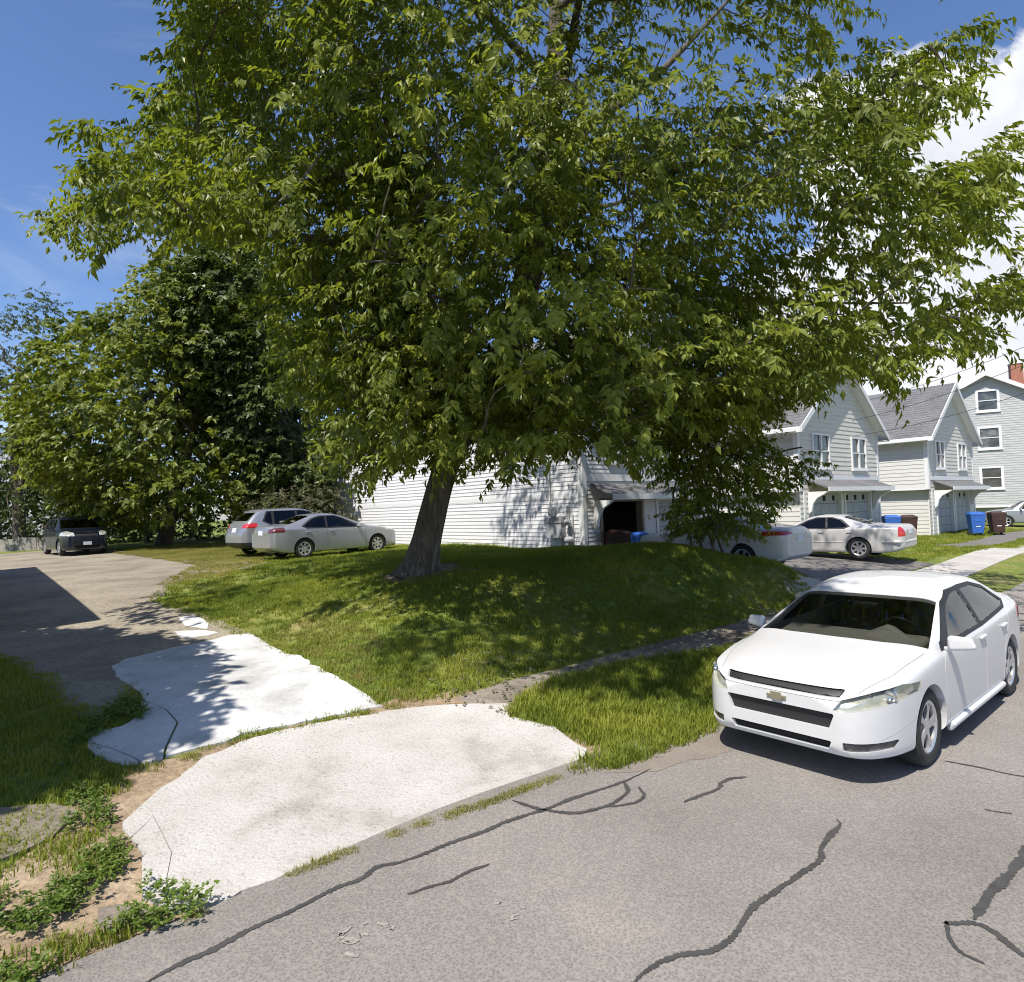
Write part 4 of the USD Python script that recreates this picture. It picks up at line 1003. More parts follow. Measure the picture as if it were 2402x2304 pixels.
def mirrors(x, y, z, mt=None):
    res = []
    for sd in (-1, 1):
        g = hull([(x, sd * (y + .05), z + .02, .038), (x + .02, sd * (y + .20), z + .035, .03), (x + .02, sd * (y + .18), z + .085, .03), (x, sd * (y + .05), z + .085, .038), (x + .05, sd * (y + .10), z + .055, .045)], .04)
        g = g + hull([(x + .02, sd * (y - .06), z - .02, .02), (x + .02, sd * (y + .08), z + .01, .025)], .02)
        res.append(('mirror', g, mt))
    return res

def both(poly, lo, hi):
    """the same side polygon on both sides of a car"""
    return [('y', poly, -hi, -lo), ('y', poly, lo, hi)]

def both_front(poly, lo, hi):
    return [('x', poly, lo, hi), ('x', [(-a, b) for a, b in poly][::-1], lo, hi)]

def cabin_set(x_dash, x_front, x_rear, z0=.55, steer=-.36):
    dash = hull([(x_dash, -.62, z0 + .28, .05), (x_dash, .62, z0 + .28, .05), (x_dash + .42, -.64, z0 + .32, .05), (x_dash + .42, .64, z0 + .32, .05), (x_dash + .45, -.6, z0 + .1, .05), (x_dash + .45, .6, z0 + .1, .05)], .05)
    hood = hull([(x_dash + .25, steer - .2, z0 + .33, .04), (x_dash + .3, steer + .2, z0 + .33, .04), (x_dash + .3, steer, z0 + .42, .05), (x_dash + .42, steer, z0 + .40, .04)], .04)
    ex = [('dashboard', [dash + hood], TAN)]
    ring = trimesh.creation.torus(.18, .016, 24, 8)
    ring.apply_transform(trimesh.transformations.rotation_matrix(math.radians(65), [0, 1, 0])); ring.apply_translation([x_dash + .62, steer, z0 + .34])
    ex.append(('steering_wheel', ring, BLACK))
    for x in (x_front, x_rear):
        for y in ((-.36, .36) if x == x_front else (-.38, .38)):
            s = hull([(x, y - .2, z0 - .05, .06), (x, y + .2, z0 - .05, .06), (x + .45, y - .2, z0 - .1, .06), (x + .45, y + .2, z0 - .1, .06)], .06) + \
                hull([(x + .48, y - .2, z0, .055), (x + .48, y + .2, z0, .055), (x + .68, y - .17, z0 + .48, .05), (x + .68, y + .17, z0 + .48, .05)], .05) + \
                hull([(x + .70, y - .1, z0 + .6, .045), (x + .70, y + .1, z0 + .6, .045), (x + .68, y, z0 + .48, .04)], .04)
            ex.append(('seat', s, SEAT))
    return ex

def spec_malibu():
    L = 4.87
    S = dict(L=L, xf=1.00, xr=3.85, wr=.335, rim=.225, arch=.375, track=1.52, spokes=5, style='split', cab=(1.30, 4.25), cabz=.52,
             W=[(0, .50), (.03, .60), (.10, .69), (.22, .77), (.45, .845), (.8, .885), (1.3, .893), (3.6, .893), (4.3, .865), (4.65, .80), (4.8, .72), (L, .55)],
             bot=[(0, .32), (.05, .25), (.2, .225), (.8, .20), (4.2, .20), (4.6, .26), (L, .38)],
             top=[(0, .70), (.03, .745), (.12, .795), (.3, .845), (.7, .92), (1.12, .975), (1.29, 1.005), (2.02, 1.32), (2.24, 1.39), (2.75, 1.445), (3.1, 1.45), (3.5, 1.42), (3.7, 1.37), (4.3, 1.14), (4.45, 1.115), (4.75, 1.09), (4.84, 1.04), (L, .95)],
             belt=[(0, .62), (.1, .72), (.4, .80), (1.0, .885), (1.4, .915), (2.5, .945), (3.6, .985), (4.3, 1.0), (4.75, .98), (L, .88)],
             Wr=[(0, .44), (.2, .64), (.5, .72), (1.12, .79), (1.37, .815), (2.07, .675), (2.8, .645), (3.3, .64), (3.7, .65), (4.3, .73), (4.7, .68), (L, .45)],
             edge=[(0, .05), (.3, .05), (1.15, .045), (1.9, .06), (2.3, .07), (3.4, .07), (4.0, .06), (4.4, .04), (L, .05)])
    ws = [(1.27, -.80), (1.20, -.44), (1.18, 0), (1.20, .44), (1.27, .80), (2.06, .655), (2.02, .35), (2.01, 0), (2.02, -.35), (2.06, -.655)]
    rw = [(3.62, -.50), (3.60, 0), (3.62, .50), (4.33, .62), (4.38, 0), (4.33, -.62)]
    S['glass'] = {'windshield': [('z', ws, .9, 1.6)], 'rear_window': [('z', rw, .9, 1.6)],
                  'side_window': both([(1.68, .965), (2.14, 1.24), (2.42, 1.32), (2.66, 1.335), (2.72, .985)], .45, 1.0) + both([(2.80, .99), (2.76, 1.335), (3.18, 1.335), (3.52, 1.265), (3.84, 1.095), (3.74, 1.05)], .45, 1.0)}
    S['trim'] = both([(1.43, .915), (1.47, .985), (2.10, 1.275), (2.40, 1.355), (2.8, 1.372), (3.2, 1.368), (3.56, 1.295), (3.95, 1.10), (3.80, 1.02), (2.8, .955)], .45, 1.0)
    hl = [(.47, .625), (.55, .615), (.78, .665), (.88, .71), (.90, .77), (.83, .80), (.70, .765), (.52, .705)]
    S['panels'] = {
        'headlight': (.002, .004, both_front(hl, -.1, .78)),
        'lamp_reflector': (-.045, .060, both_front(hl, -.1, .78)),
        'grille': ('set back', .035, [('x', rounded([(-.50, .715), (.50, .715), (.53, .775), (-.53, .775)], .012), -.1, .5), ('x', rounded([(-.43, .465), (.43, .465), (.48, .595), (-.48, .595)], .015), -.1, .5)]),
        'air_intake': ('set back', .05, [('x', rounded([(-.42, .295), (.42, .295), (.45, .37), (-.45, .37)], .012), -.1, .5)]),
        'fog_lamp': (-.012, .04, both_front(rounded([(.53, .305), (.80, .32), (.83, .385), (.53, .375)], .01), -.1, .6)),
        'tail_light': (.002, .02, both_front([(.52, .86), (.90, .84), (.90, .99), (.52, .97)], 4.3, 4.95)),
        'plate': (.004, .004, [('x', [(-.15, .72), (.15, .72), (.15, .87), (-.15, .87)], 4.7, 5.0)]),
    }
    S['labels'] = {}
    S['looks'] = {'headlight': CLEAR_LENS, 'lamp_reflector': REFLECTOR}
    S['seams'] = [('y', strip([(1.47, .9), (1.40, .75), (1.42, .45), (1.5, .27)], .007), -1, 1), ('y', strip([(2.74, .99), (2.74, .5), (2.72, .27)], .007), -1, 1), ('y', strip([(3.80, 1.02), (3.72, .85), (3.50, .60), (3.42, .27)], .007), -1, 1),
                  ('y', strip([(1.42, .27), (3.45, .27)], .006), -1, 1),
                  ('z', strip([(.15, -.62), (.55, -.74), (1.18, -.80)], .008), .6, 1.3), ('z', strip([(.15, .62), (.55, .74), (1.18, .80)], .008), .6, 1.3),
                  ('x', strip([(-.6, .695), (.6, .695)], .006), -.1, .12), ('y', strip([(.2, .40), (.66, .50)], .004), .2, 1), ('y', strip([(.2, .40), (.66, .50)], .004), -1, -.2)]
    bow = [(-.10, -.012), (-.055, -.012), (-.062, -.038), (.045, -.038), (.052, -.012), (.10, -.012), (.10, .012), (.055, .012), (.062, .038), (-.045, .038), (-.052, .012), (-.10, .012)]
    bw = prism([(a * .85, b * .85 + .655) for a, b in bow], -.018, .03, 'x')
    S['extra'] = [('badge', bw, BADGE)] + mirrors(1.52, .87, .93) + cabin_set(1.30, 2.25, 3.1, .61)
    for sd in (-1, 1):
        for x, y, z, r in ((.235, .64, .70, .062), (.36, .78, .725, .055)):
            bowl = Man.sphere(r, 24).translate([x, sd * y, z]) - Man.sphere(r * .93, 24).translate([x - r * .8, sd * (y + .01), z])
            S['extra'].append(('lamp', bowl, CHROME))
        for x in (2.55, 3.42):
            S['extra'].append(('door_handle', hull([(x, sd * .90, .865, .016), (x + .16, sd * .90, .87, .016)], .016), None))
        S['extra'].append(('sill_trim', hull([(1.55, sd * .885, .235, .03), (3.35, sd * .885, .235, .03), (1.55, sd * .86, .20, .03), (3.35, sd * .86, .20, .03)], .03), None))
    S['extra'].append(('rear_view_mirror', hull([(2.02, -.1, 1.20, .03), (2.02, .1, 1.20, .03)], .03), BLACK))
    return S
def spec_generic(L, xf, xr, W, H, cowl, header, peak, b0, b1, hood=.95, deck=1.08, belt=.93, wr=.33, arch=.37, suv=False, tail=None, rear_shape=None, roofw=.57, **kw):
    """a saloon (or, with suv, an estate-shaped car); b0, b1: top and foot of the rear window"""
    S = dict(L=L, xf=xf, xr=xr, wr=wr, rim=wr * .67, arch=arch, track=2 * W - .27, cab=(cowl + .1, min(b1, L - .35)), cabz=.55, style=kw.get('style', 'split'), spokes=kw.get('spokes', 5))
    S['W'] = [(0, W * .60), (.03, W * .70), (.10, W * .79), (.22, W * .87), (.45, W * .95), (.8, W * .99), (1.3, W), (L - 1.2, W), (L - .6, W * .97), (L - .25, W * .91), (L - .07, W * .84), (L, W * .72)]
    g0 = kw.get('clear', .20)
    S['bot'] = [(0, g0 + .14), (.05, g0 + .03), (.2, g0), (L - .7, g0), (L - .25, g0 + .06), (L, g0 + .2)]
    if suv:
        S['top'] = [(0, hood - .26), (.03, hood - .2), (.12, hood - .12), (.35, hood - .05), (cowl - .1, hood + .06), (cowl, hood + .09), (header, H - .12), (header + .25, H - .04), (peak, H), (b0, H - .03), (b0 + .12, H - .07), (b1, belt + .16), (b1 + .06, belt + .10), (L, .80)]
    else:
        S['top'] = [(0, hood - .24), (.03, hood - .2), (.12, hood - .14), (.3, hood - .09), (.7, hood - .02), (cowl - .15, hood + .045), (cowl, hood + .08), (header, H - .115), (header + .22, H - .05), (peak, H), (b0 - .15, H - .03), (b0, H - .07), (b1, deck + .03), (b1 + .15, deck + .01), (L - .13, deck - .01), (L - .04, deck - .05), (L, deck - .16)]
    S['belt'] = [(0, hood - .33), (.1, hood - .22), (.4, hood - .12), (1.0, hood - .04), (cowl, belt - .01), (L * .5, belt + .02), (L * .75, belt + .05), (L - .2, belt + .05 if not suv else belt + .05), (L, min(deck - .22, belt) if not suv else .76)]
    S['Wr'] = [(0, W * .5), (.2, W * .68), (.5, W * .76), (cowl - .1, W * .81), (cowl + .1, W * .82), (header, roofw + .03), (peak, roofw), (b0, roofw + .005)] + ([(b1, roofw + .1), (L, W * .6)] if suv else [(b1, W * .75), (L - .2, W * .70), (L, W * .5)])
    S['edge'] = [(0, .05), (.3, .05), (cowl, .045), (header, .06), (peak, .07), (b0, .07), (b1, .05), (L, .05)]
    wb = W * .81
    S['glass'] = {'windshield': [('z', [(cowl + .06, -wb), (cowl - .03, 0), (cowl + .06, wb), (header + .02, roofw - .01), (header - .03, 0), (header + .02, -roofw + .01)], hood, 2)]}
    bz = belt + .045
    up = H - .115
    if suv:
        S['glass']['rear_window'] = [('x', rounded([(-roofw + .02, belt + .22), (roofw - .02, belt + .22), (roofw - .07, H - .15), (-roofw + .07, H - .15)], .03), b0 - .1, L + .1)]
        S['glass']['side_window'] = both([(cowl + .48, bz), (header + .12, up - .06), (header + .45, up), (header + .62, up), (header + .66, bz)], .4, 1.1) + both([(header + .74, bz), (header + .70, up), (header + 1.5, up), (header + 1.58, bz + .02)], .4, 1.1) + both([(header + 1.66, bz + .02), (header + 1.60, up), (b0 - .15, up - .04), (b0 + .02, bz + .16)], .4, 1.1)
        S['trim'] = both([(cowl + .3, belt + .0), (header + .05, up - .04), (header + .4, up + .03), (b0 - .12, up + .01), (b0 + .10, bz + .14), (header + 1.7, belt + .03)], .4, 1.1)
    else:
        m = (header + b0) / 2 + .12
        S['glass']['rear_window'] = [('z', [(b0 - .02, -roofw + .06), (b0 - .04, 0), (b0 - .02, roofw - .06), (b1 - .04, W * .66), (b1 + .01, 0), (b1 - .04, -W * .66)], belt, 2)]
        S['glass']['side_window'] = both([(cowl + .45, bz), (header + .14, up - .09), (header + .38, up - .01), (m - .09, up), (m - .02, bz + .01)], .4, 1.1) + both([(m + .05, bz + .01), (m - .02, up), (b0 - .38, up - .01), (b0 - .1, up - .08), (b0 + kw.get('dlo', .30), bz + .06), (b0 + kw.get('dlo', .30) - .14, bz + .02)], .4, 1.1)
        S['trim'] = both([(cowl + .22, belt - .0), (cowl + .3, belt + .07), (header + .08, up - .07), (header + .34, up + .025), (b0 - .36, up + .025), (b0 - .04, up - .06), (b0 + kw.get('dlo', .30) + .08, bz + .06), (b0 + kw.get('dlo', .30) - .08, bz - .02), (m, belt + .015)], .4, 1.1)
    hz = hood - .16
    S['panels'] = {'headlight': (.002, .02, both_front([(W * .56, hz - .09), (W * .96, hz - .02), (W * 1.02, hz + .07), (W * .85, hz + .09), (W * .58, hz + .02)], -.1, .62)),
                   'grille': ('set back', .03, [('x', rounded([(-W * .42, hz - .12), (W * .42, hz - .12), (W * .46, hz + .01), (-W * .46, hz + .01)], .02), -.1, .5)]),
                   'air_intake': ('set back', .04, [('x', rounded([(-W * .5, g0 + .08), (W * .5, g0 + .08), (W * .52, g0 + .20), (-W * .52, g0 + .20)], .02), -.1, .5)]),
                   'tail_light': (.003, .02, both_front(tail, L - kw.get('wrap', .45), L + .1)),
                   'plate': (.008, .004, [('x', [(-.155, kw.get('pz', .78)), (.155, kw.get('pz', .78)), (.155, kw.get('pz', .78) + .15), (-.155, kw.get('pz', .78) + .15)], L - .3, L + .1)]),
                   'bumper_trim': (.003, .01, [('x', [(-W, g0), (W, g0), (W, g0 + kw.get('skirt', .09)), (-W, g0 + kw.get('skirt', .09))], L - .45, L + .1)])}
    if kw.get('front_plate'):
        S['panels']['plate'] = (.012, .004, [('x', [(-.155, .42), (.155, .42), (.155, .56), (-.155, .56)], -.1, .3)])
    m = (header + (b0 if not suv else header + 1.45)) / 2 + .14
    S['seams'] = [('y', strip([(cowl + .15, belt - .03), (cowl + .1, .6), (cowl + .2, g0 + .1)], .009), -1.2, 1.2), ('y', strip([(m, bz), (m, g0 + .1)], .009), -1.2, 1.2), ('y', strip([(xr - .1, bz), (xr - .28, .72), (xr - .42, g0 + .1)], .009), -1.2, 1.2), ('y', strip([(cowl + .2, g0 + .09), (xr - .42, g0 + .09)], .008), -1.2, 1.2),
                  ('z', strip([(.2, -W * .72), (cowl - .05, -W * .84)], .01), hood - .3, 1.5), ('z', strip([(.2, W * .72), (cowl - .05, W * .84)], .01), hood - .3, 1.5)]
    if not suv:
        S['seams'] += [('z', strip([(b1 + .04, -W * .74), (L - .1, -W * .70)], .01), .95, 1.5), ('z', strip([(b1 + .04, W * .74), (L - .1, W * .70)], .01), .95, 1.5), ('x', strip([(-W * .68, deck - .30), (W * .68, deck - .30)], .012), L - .15, L + .1)]
    S['extra'] = mirrors(cowl + .42, W - .03, belt + .0) + cabin_set(cowl + .15, header + .25, header + 1.05, .60)
    for sd in (-1, 1):
        for x in (m - .25, m + .62):
            S['extra'].append(('door_handle', hull([(x, sd * (W + .008), belt - .09, .016), (x + .15, sd * (W + .008), belt - .085, .016)], .016), None))
    S['extra'] += kw.get('more', [])
    return S

place_car(spec_malibu(), 'parked_sedan', 'white four door sedan with three dark grille slots parked on the road facing us', PAINT['white'], (3.06 + .7565 * 1.46, 6.40 + .654 * 1.46, 0), math.radians(220.85), None, 1.02)

def gz_(x, y):
    return (x, y, float(max(Z(x, y), 0)) + .016)

SILVER = spec_generic(4.82, .98, 3.76, .90, 1.47, 1.35, 2.15, 2.75, 3.45, 4.22, hood=.97, deck=1.12, belt=.94, tail=[(.50, .86), (.92, .88), (.93, 1.04), (.80, 1.06), (.52, .98)], wrap=.42, spokes=7, style='plain', pz=.80, looks={})
SILVER['looks'] = {'tail_light': SMOKE_LAMP, 'bumper_trim': PAINT['silver']}
place_car(SILVER, 'parked_sedan', 'silver sedan seen from the rear quarter in front of the white house', PAINT['silver'], gz_(-6.45, 22.3), math.radians(46), 'silver cars parked beside the white house')
SUVS = spec_generic(4.55, .93, 3.60, .92, 1.68, 1.20, 1.85, 2.5, 3.75, 4.36, hood=1.05, belt=1.03, wr=.35, arch=.40, suv=True, tail=[(.52, 1.00), (.95, 1.00), (.95, 1.16), (.72, 1.17), (.55, 1.10)], wrap=.5, pz=.86, skirt=.26, clear=.24, roofw=.60)
place_car(SUVS, 'parked_suv', 'silver hatchback crossover with red tail lights half hidden behind the silver sedan', PAINT['silver'], gz_(-8.3, 24.2), math.radians(46), 'silver cars parked beside the white house')
DARKSUV = spec_generic(4.12, .83, 3.40, .885, 1.66, 1.05, 1.62, 2.2, 3.45, 3.95, hood=1.06, belt=1.05, wr=.335, arch=.39, suv=True, tail=[(.60, 1.05), (.92, 1.05), (.92, 1.45), (.68, 1.45)], front_plate=True, clear=.2, skirt=.15, roofw=.63)
DARKSUV['panels']['headlight'] = (.004, .03, both_front(rounded([(.44, .80), (.86, .82), (.92, 1.0), (.62, 1.02), (.46, .95)], .03), -.1, .62))
place_car(DARKSUV, 'parked_suv', 'small dark boxy hatchback facing us in front of the shaded trees', PAINT['dark'], gz_(-19.6, 28.6), math.radians(-43))
ALT = spec_generic(4.88, .99, 3.81, .92, 1.445, 1.42, 2.22, 2.75, 3.45, 4.30, hood=.96, deck=1.11, belt=.95, tail=[(.38, .93), (.93, .90), (.95, 1.02), (.80, 1.04), (.40, .99)], wrap=.55, pz=.74, skirt=.02, dlo=.34, wr=.34, arch=.385)
place_car(ALT, 'parked_sedan', 'white sedan parked behind the young tree, its red tail light showing', PAINT['white'], gz_(5.5, 17.75), math.radians(131), 'sedans in the townhouse driveways')
CAD = spec_generic(5.26, 1.05, 3.98, .94, 1.45, 1.55, 2.28, 2.85, 3.50, 4.30, hood=.97, deck=1.10, belt=.95, tail=[(.66, .74), (.95, .72), (.95, 1.03), (.66, 1.03)], wrap=.16, pz=.80, skirt=.02, dlo=.16, wr=.345, arch=.39, spokes=7, style='plain', roofw=.60,
                   more=[('bumper_bar', hull([(5.12, -.86, .56, .05), (5.12, .86, .56, .05), (5.24, -.6, .56, .05), (5.24, .6, .56, .05), (4.7, -.915, .56, .03), (4.7, .915, .56, .03)], .05), None), ('side_moulding', hull([(1.5, -.935, .55, .018), (3.5, -.935, .55, .018)], .018), None), ('side_moulding', hull([(1.5, .935, .55, .018), (3.5, .935, .55, .018)], .018), None)])
place_car(CAD, 'parked_sedan', 'pearl silver large sedan with upright red tail lights in the middle driveway', PAINT['pearl'], gz_(10.75, 22.2), math.radians(135), 'sedans in the townhouse driveways')
FARSUV = dict(SUVS); FARSUV['looks'] = {}
# ------------------------------------------------------------------ the houses
TG = 'row of townhouses with garages'
townhouse('nearest white townhouse with an open garage, partly hidden by the big tree', (2.04, 18.5), 6.2, 16.7, .45, 6.0, 8.6, [(.78, 2.62, 2.52, 'open'), (3.45, 5.3, 2.52, 'half')], [(1.62, 3.72, 1.0, 1.35), (4.3, 3.72, 1.0, 1.35)], SIDE_WHITE, SIDE_WHITE, .125, jut=.0, group=TG)
townhouse('middle grey townhouse with two windows above closed garage doors', (11.0, 24.5), 7.7, 11, .45, 5.3, 8.15, [(1.0, 3.55, 2.62, 'shut'), (4.0, 6.55, 2.62, 'shut')], [(1.95, 3.62, 1.5, 1.4), (5.6, 3.62, 1.5, 1.4)], SIDE_CREAM, SIDE_GREY, .19, group=TG)
townhouse('farther grey townhouse next to the tall grey house', (20.2, 31.0), 7.2, 11, .42, 5.35, 8.0, [(1.0, 3.4, 2.55, 'shut'), (3.75, 6.15, 2.55, 'shut')], [(1.75, 3.7, 1.4, 1.4), (5.3, 3.7, 1.4, 1.4)], SIDE_CREAM, SIDE_GREY, .19, group=TG)

TALLGREY = siding_mat('tall_house_siding', (.40, .405, .40), .12)
def tall_house():
    loc = (27.95, 46.4, 0); rz = math.radians(-26)
    h = thing('tall_house', 'tall light grey three storey house with a shallow gable at the right edge', 'house', loc, rz)
    W, D, base, eave, ridge = 11.0, 14.0, .3, 7.4, 10.5
    wins = [(5.6, 8.0, 1.3, 1.5), (5.6, 5.4, 1.3, 1.55), (5.6, 2.65, 1.3, 1.55), (2.3, 5.0, 1.3, 1.55), (2.3, 2.65, 1.3, 1.55), (9.0, 5.0, 1.3, 1.55), (9.0, 2.65, 1.3, 1.55)]
    obj('front_siding', siding(W, 1.5, ridge, .16, [(x - w / 2, x + w / 2, z, z + hh) for x, z, w, hh in wins], (W / 2, ridge, eave)), TALLGREY, h)
    each('side_siding', [turn(siding(D, 1.5, eave, .16), 'left', (0, D, 0)), turn(siding(D, 1.5, eave, .16), 'right', (W, 0, 0)), turn(siding(W, 1.5, ridge, .16, (), (W / 2, ridge, eave)), 'back', (W, D, 0))], TALLGREY, h)
    obj('basement_wall', box(.35, W - .1, .35, D, base - 1, 1.38), plain('basement_render', (.32, .33, .35), .9, noise=.15, scale=3), h)
    obj('floor_edge', box(-.06, W + .06, -.06, D, 1.38, 1.5), TRIM, h)
    obj('core', box(.06, W - .06, .1, D - .1, 1.51, eave), GAP, h)
    each('corner_board', [box(-.03, .15, -.04, -.003, 1.5, eave), box(W - .15, W + .03, -.04, -.003, 1.5, eave)], TRIM, h)
    roof_slabs(h, W, -.45, D + .2, eave, ridge, .5, .22)
    for x, z, w, hh in wins:
        window(h, 'front', (0, 0, 0), x, z, w, hh, 1, 2, .12)
    obj('chimney', box(7.35, 8.05, 1.6, 2.3, 8.6, 11.35), BRICK, h)
    obj('chimney_cap', box(7.3, 8.1, 1.55, 2.35, 11.352, 11.43), TRIM, h)
tall_house()

def left_house():
    """the neighbour whose eaves corner throws the dark corner of shade onto the car park"""
    tip = ground(228, 1180); hz = 5.4
    e = tip - SUN_H[:2] * (-1) * 0 + np.array([SUN_DIR[0], SUN_DIR[1]]) / SUN_DIR[2] * (hz - .1)
    h = thing('neighbour_house', 'white sided house left of the car park that throws the dark corner of shade', 'house', (e[0], e[1], 0), YAW)
    W, D, b = 9.0, 13.5, .4
    each('side_siding', [turn(siding(D - .4, b - .5, hz - .15, .18), 'right', (-.4, .4, 0)), turn(siding(D - .4, b - .5, hz - .15, .18), 'left', (-W, D, 0))], SIDE_WHITE, h)
    obj('front_siding', siding(W - .4, b - .5, hz - .15, .18), SIDE_WHITE, h).GetAttribute('xformOp:translate')
    UsdGeom.Xformable(h.GetChild('front_siding')).AddTranslateOp().Set(Gf.Vec3d(-W, .4, 0))
    V = np.array([(0, 0, hz), (0, D, hz), (-W - .4, D, hz), (-W - .4, 0, hz), (-W / 2, W / 2, hz + 2.0), (-W / 2, D - W / 2, hz + 2.0)], float)
    V = np.vstack([V, V[:4] - [0, 0, .18]])
    F = [(0, 1, 5), (0, 5, 4), (1, 2, 5), (2, 3, 4), (2, 4, 5), (3, 0, 4), (6, 8, 7), (6, 9, 8)] + [t for a, b2 in ((0, 1), (1, 2), (2, 3), (3, 0)) for t in ((a, 6 + a, 6 + b2), (a, 6 + b2, b2))]
    m = trimesh.Trimesh(V, F, process=False); m.fix_normals()
    obj('roof', m, SHINGLE, h)
left_house()

def far_house():
    h = thing('far_white_house', 'scrap of a white house seen through the dark trees at the far left', 'house', (-43.5, 46.5, .9), math.radians(30))
    obj('front_siding', siding(12, 0, 9, .2, [(4.4, 5.3, 3.6, 5.0)], (6, 9, 6)), SIDE_WHITE, h)
    each('side_siding', [turn(siding(9, 0, 6, .2), 'right', (12, 0, 0)), turn(siding(9, 0, 6, .2), 'left', (0, 9, 0))], SIDE_WHITE, h)
    roof_slabs(h, 12, -.3, 9.2, 6, 9, .4, .2)
    window(h, 'front', (0, 0, 0), 4.85, 3.6, .9, 1.4, 1, 2)
far_house()

# a low wall of concrete panels at the far left of the car park
cw = thing('concrete_wall', 'low stained concrete panel wall at the far left under the trees', 'wall', (-25.4, 33.2, float(Z(-25.4, 33.2))), math.radians(8))
CONC = plain('stained_concrete', (.27, .25, .22), .95, noise=.45, scale=2.5, bump=.3)
for k in range(7):
    obj('wall_panel', box(-4.6 + k * 1.05, -3.58 + k * 1.05, -.06, .06 + .01 * (k % 2), -.15, .62 + .03 * ((k * 5) % 3)), CONC, cw)

def shed():
    h = thing('red_shed', 'small shed with a red brown roof between the shrub and the white house', 'shed', (-9.6, 33.5, float(Z(-9.6, 33.5))), math.radians(20))
    RED = plain('red_brown_roof', (.28, .09, .05), .8, noise=.2, scale=6)
    obj('wall', box(-1.4, 1.4, -1, 1, -.1, 1.75), plain('shed_boards', (.24, .11, .07), .9, noise=.3, scale=5), h)
    m = trimesh.Trimesh([(-1.6, -1.2, 1.7), (1.6, -1.2, 1.7), (1.6, 0, 2.35), (-1.6, 0, 2.35), (1.6, 1.2, 1.7), (-1.6, 1.2, 1.7)], [(0, 1, 2), (0, 2, 3), (3, 2, 4), (3, 4, 5), (0, 5, 4), (0, 4, 1), (1, 4, 2), (0, 3, 5)]); m.fix_normals()
    obj('roof', m, RED, h)
shed()

# ------------------------------------------------------------------ wheeled bins
BIN_BLUE = plain('blue_bin_plastic', (.030, .115, .42), .45, noise=.12, scale=5)
BIN_BROWN = plain('brown_bin_plastic', (.050, .024, .020), .5, noise=.2, scale=5)
def bin_(label, mat, x, y, rz, group):
    t = thing('wheelie_bin', label, 'bin', (x, y, float(max(Z(x, y), 0)) + .012), rz, group)
    lo = hull([(sx * .20, sy * .22, .14, .03) for sx in (-1, 1) for sy in (-1, 1)] + [(sx * .28, sy * .31, .98, .03) for sx in (-1, 1) for sy in (-1, 1)], .03)
    obj('body', lo, mat, t, smooth=30)
    obj('rim', hull([(sx * .295, sy * .325, 1.0, .028) for sx in (-1, 1) for sy in (-1, 1)], .028), mat, t, smooth=30)
    obj('lid', hull([(sx * .29, -.33, 1.05, .025) for sx in (-1, 1)] + [(sx * .29, .33, 1.06, .025) for sx in (-1, 1)] + [(sx * .2, 0, 1.12, .025) for sx in (-1, 1)], .025), mat, t, smooth=30)
    obj('handle', hull([(-.24, .41, 1.02, .02), (.24, .41, 1.02, .02)], .02), mat, t, smooth=30)
    each('front_plate', [box(-.16, .16, -.305, -.25, .52, .56), box(-.12, .12, -.32, -.25, .70, .82)], mat, t)
    obj('label_plate', box(-.10, .10, -.2885, -.24, .42, .47), plain_once('bin_label', (.5, .5, .5)), t)
    for sx in (-1, 1):
        w = Man.cylinder(.05, .11, .11, 24).transform(np.array([[0, 0, 1, sx * .25 - .025], [1, 0, 0, .25], [0, 1, 0, .11]], float))
        obj('wheel', w, RUBBER, t, smooth=30)
    return t
_once = {}
def plain_once(name, col):
    if name not in _once:
        _once[name] = plain(name, col, .6)
    return _once[name]
BG = 'wheeled bins outside the townhouses'
bp = lambda px, py, Y: at(px, py, Y)[:2]
for label, mt, px, Y in (('blue wheeled bin beside the brown one in front of the farther garage', BIN_BLUE, 1868, 31.0), ('brown wheeled bin at the right of the blue one in front of the farther garage', BIN_BROWN, 1908, 31.2), ('blue wheeled bin between the two closed garages beside a brown one', BIN_BLUE, 1706, 28.2),
                         ('brown wheeled bin standing against the cream wall beside a blue bin', BIN_BROWN, 1738, 28.6), ('brown wheeled bin outside the open garage', BIN_BROWN, 1180, 18.75), ('blue wheeled bin outside the open garage', BIN_BLUE, 1219, 18.85)):
    x, y = bp(px, 1000, Y)
    bin_(label, mt, x, y, math.radians(-18 if px > 1300 else 8), BG)

# ------------------------------------------------------------------ meters on the white side wall
METER = plain('meter_grey', (.36, .37, .38), .5, noise=.15, scale=8)
ux = thing('utility_meter', 'grey utility meter box with pipes on the white side wall near its corner', 'meter', (2.04, 18.5, 0), YAW)
b0 = 1.05
mx = lambda a, c, y0, y1, z0, z1: box(a, c, y0, y1, z0, z1)
each('meter_box', [mx(-.24, -.02, b0 - .35, b0 + .35, 1.95, 2.12), mx(-.22, -.02, b0 - .32, b0 + .3, 1.50, 1.95)], METER, ux)
dial = Man.cylinder(.10, .16, .16, 28).transform(np.array([[0, 0, -1, -.22], [1, 0, 0, b0 - .05], [0, 1, 0, 2.28]], float))
obj('meter_dial', dial, METER, ux, smooth=30)
for y, z0, z1 in ((b0 + .28, 2.1, 4.6), (b0 - .5, 1.1, 2.45), (b0 - .66, 1.1, 2.2), (b0 - .2, 1.0, 1.5)):
    obj('conduit', tube([(-.06, y, z0), (-.06, y, z1)], .025, 8), TRIM if z1 > 4 else METER, ux, smooth=True)
each('gas_regulator', [hull([(-.16, b0 - .58, 1.95, .09), (-.16, b0 - .5, 1.98, .07)], .09), hull([(-.15, b0 - .62, 1.45, .10), (-.15, b0 - .5, 1.45, .10)], .1)], METER, ux, smooth=30)

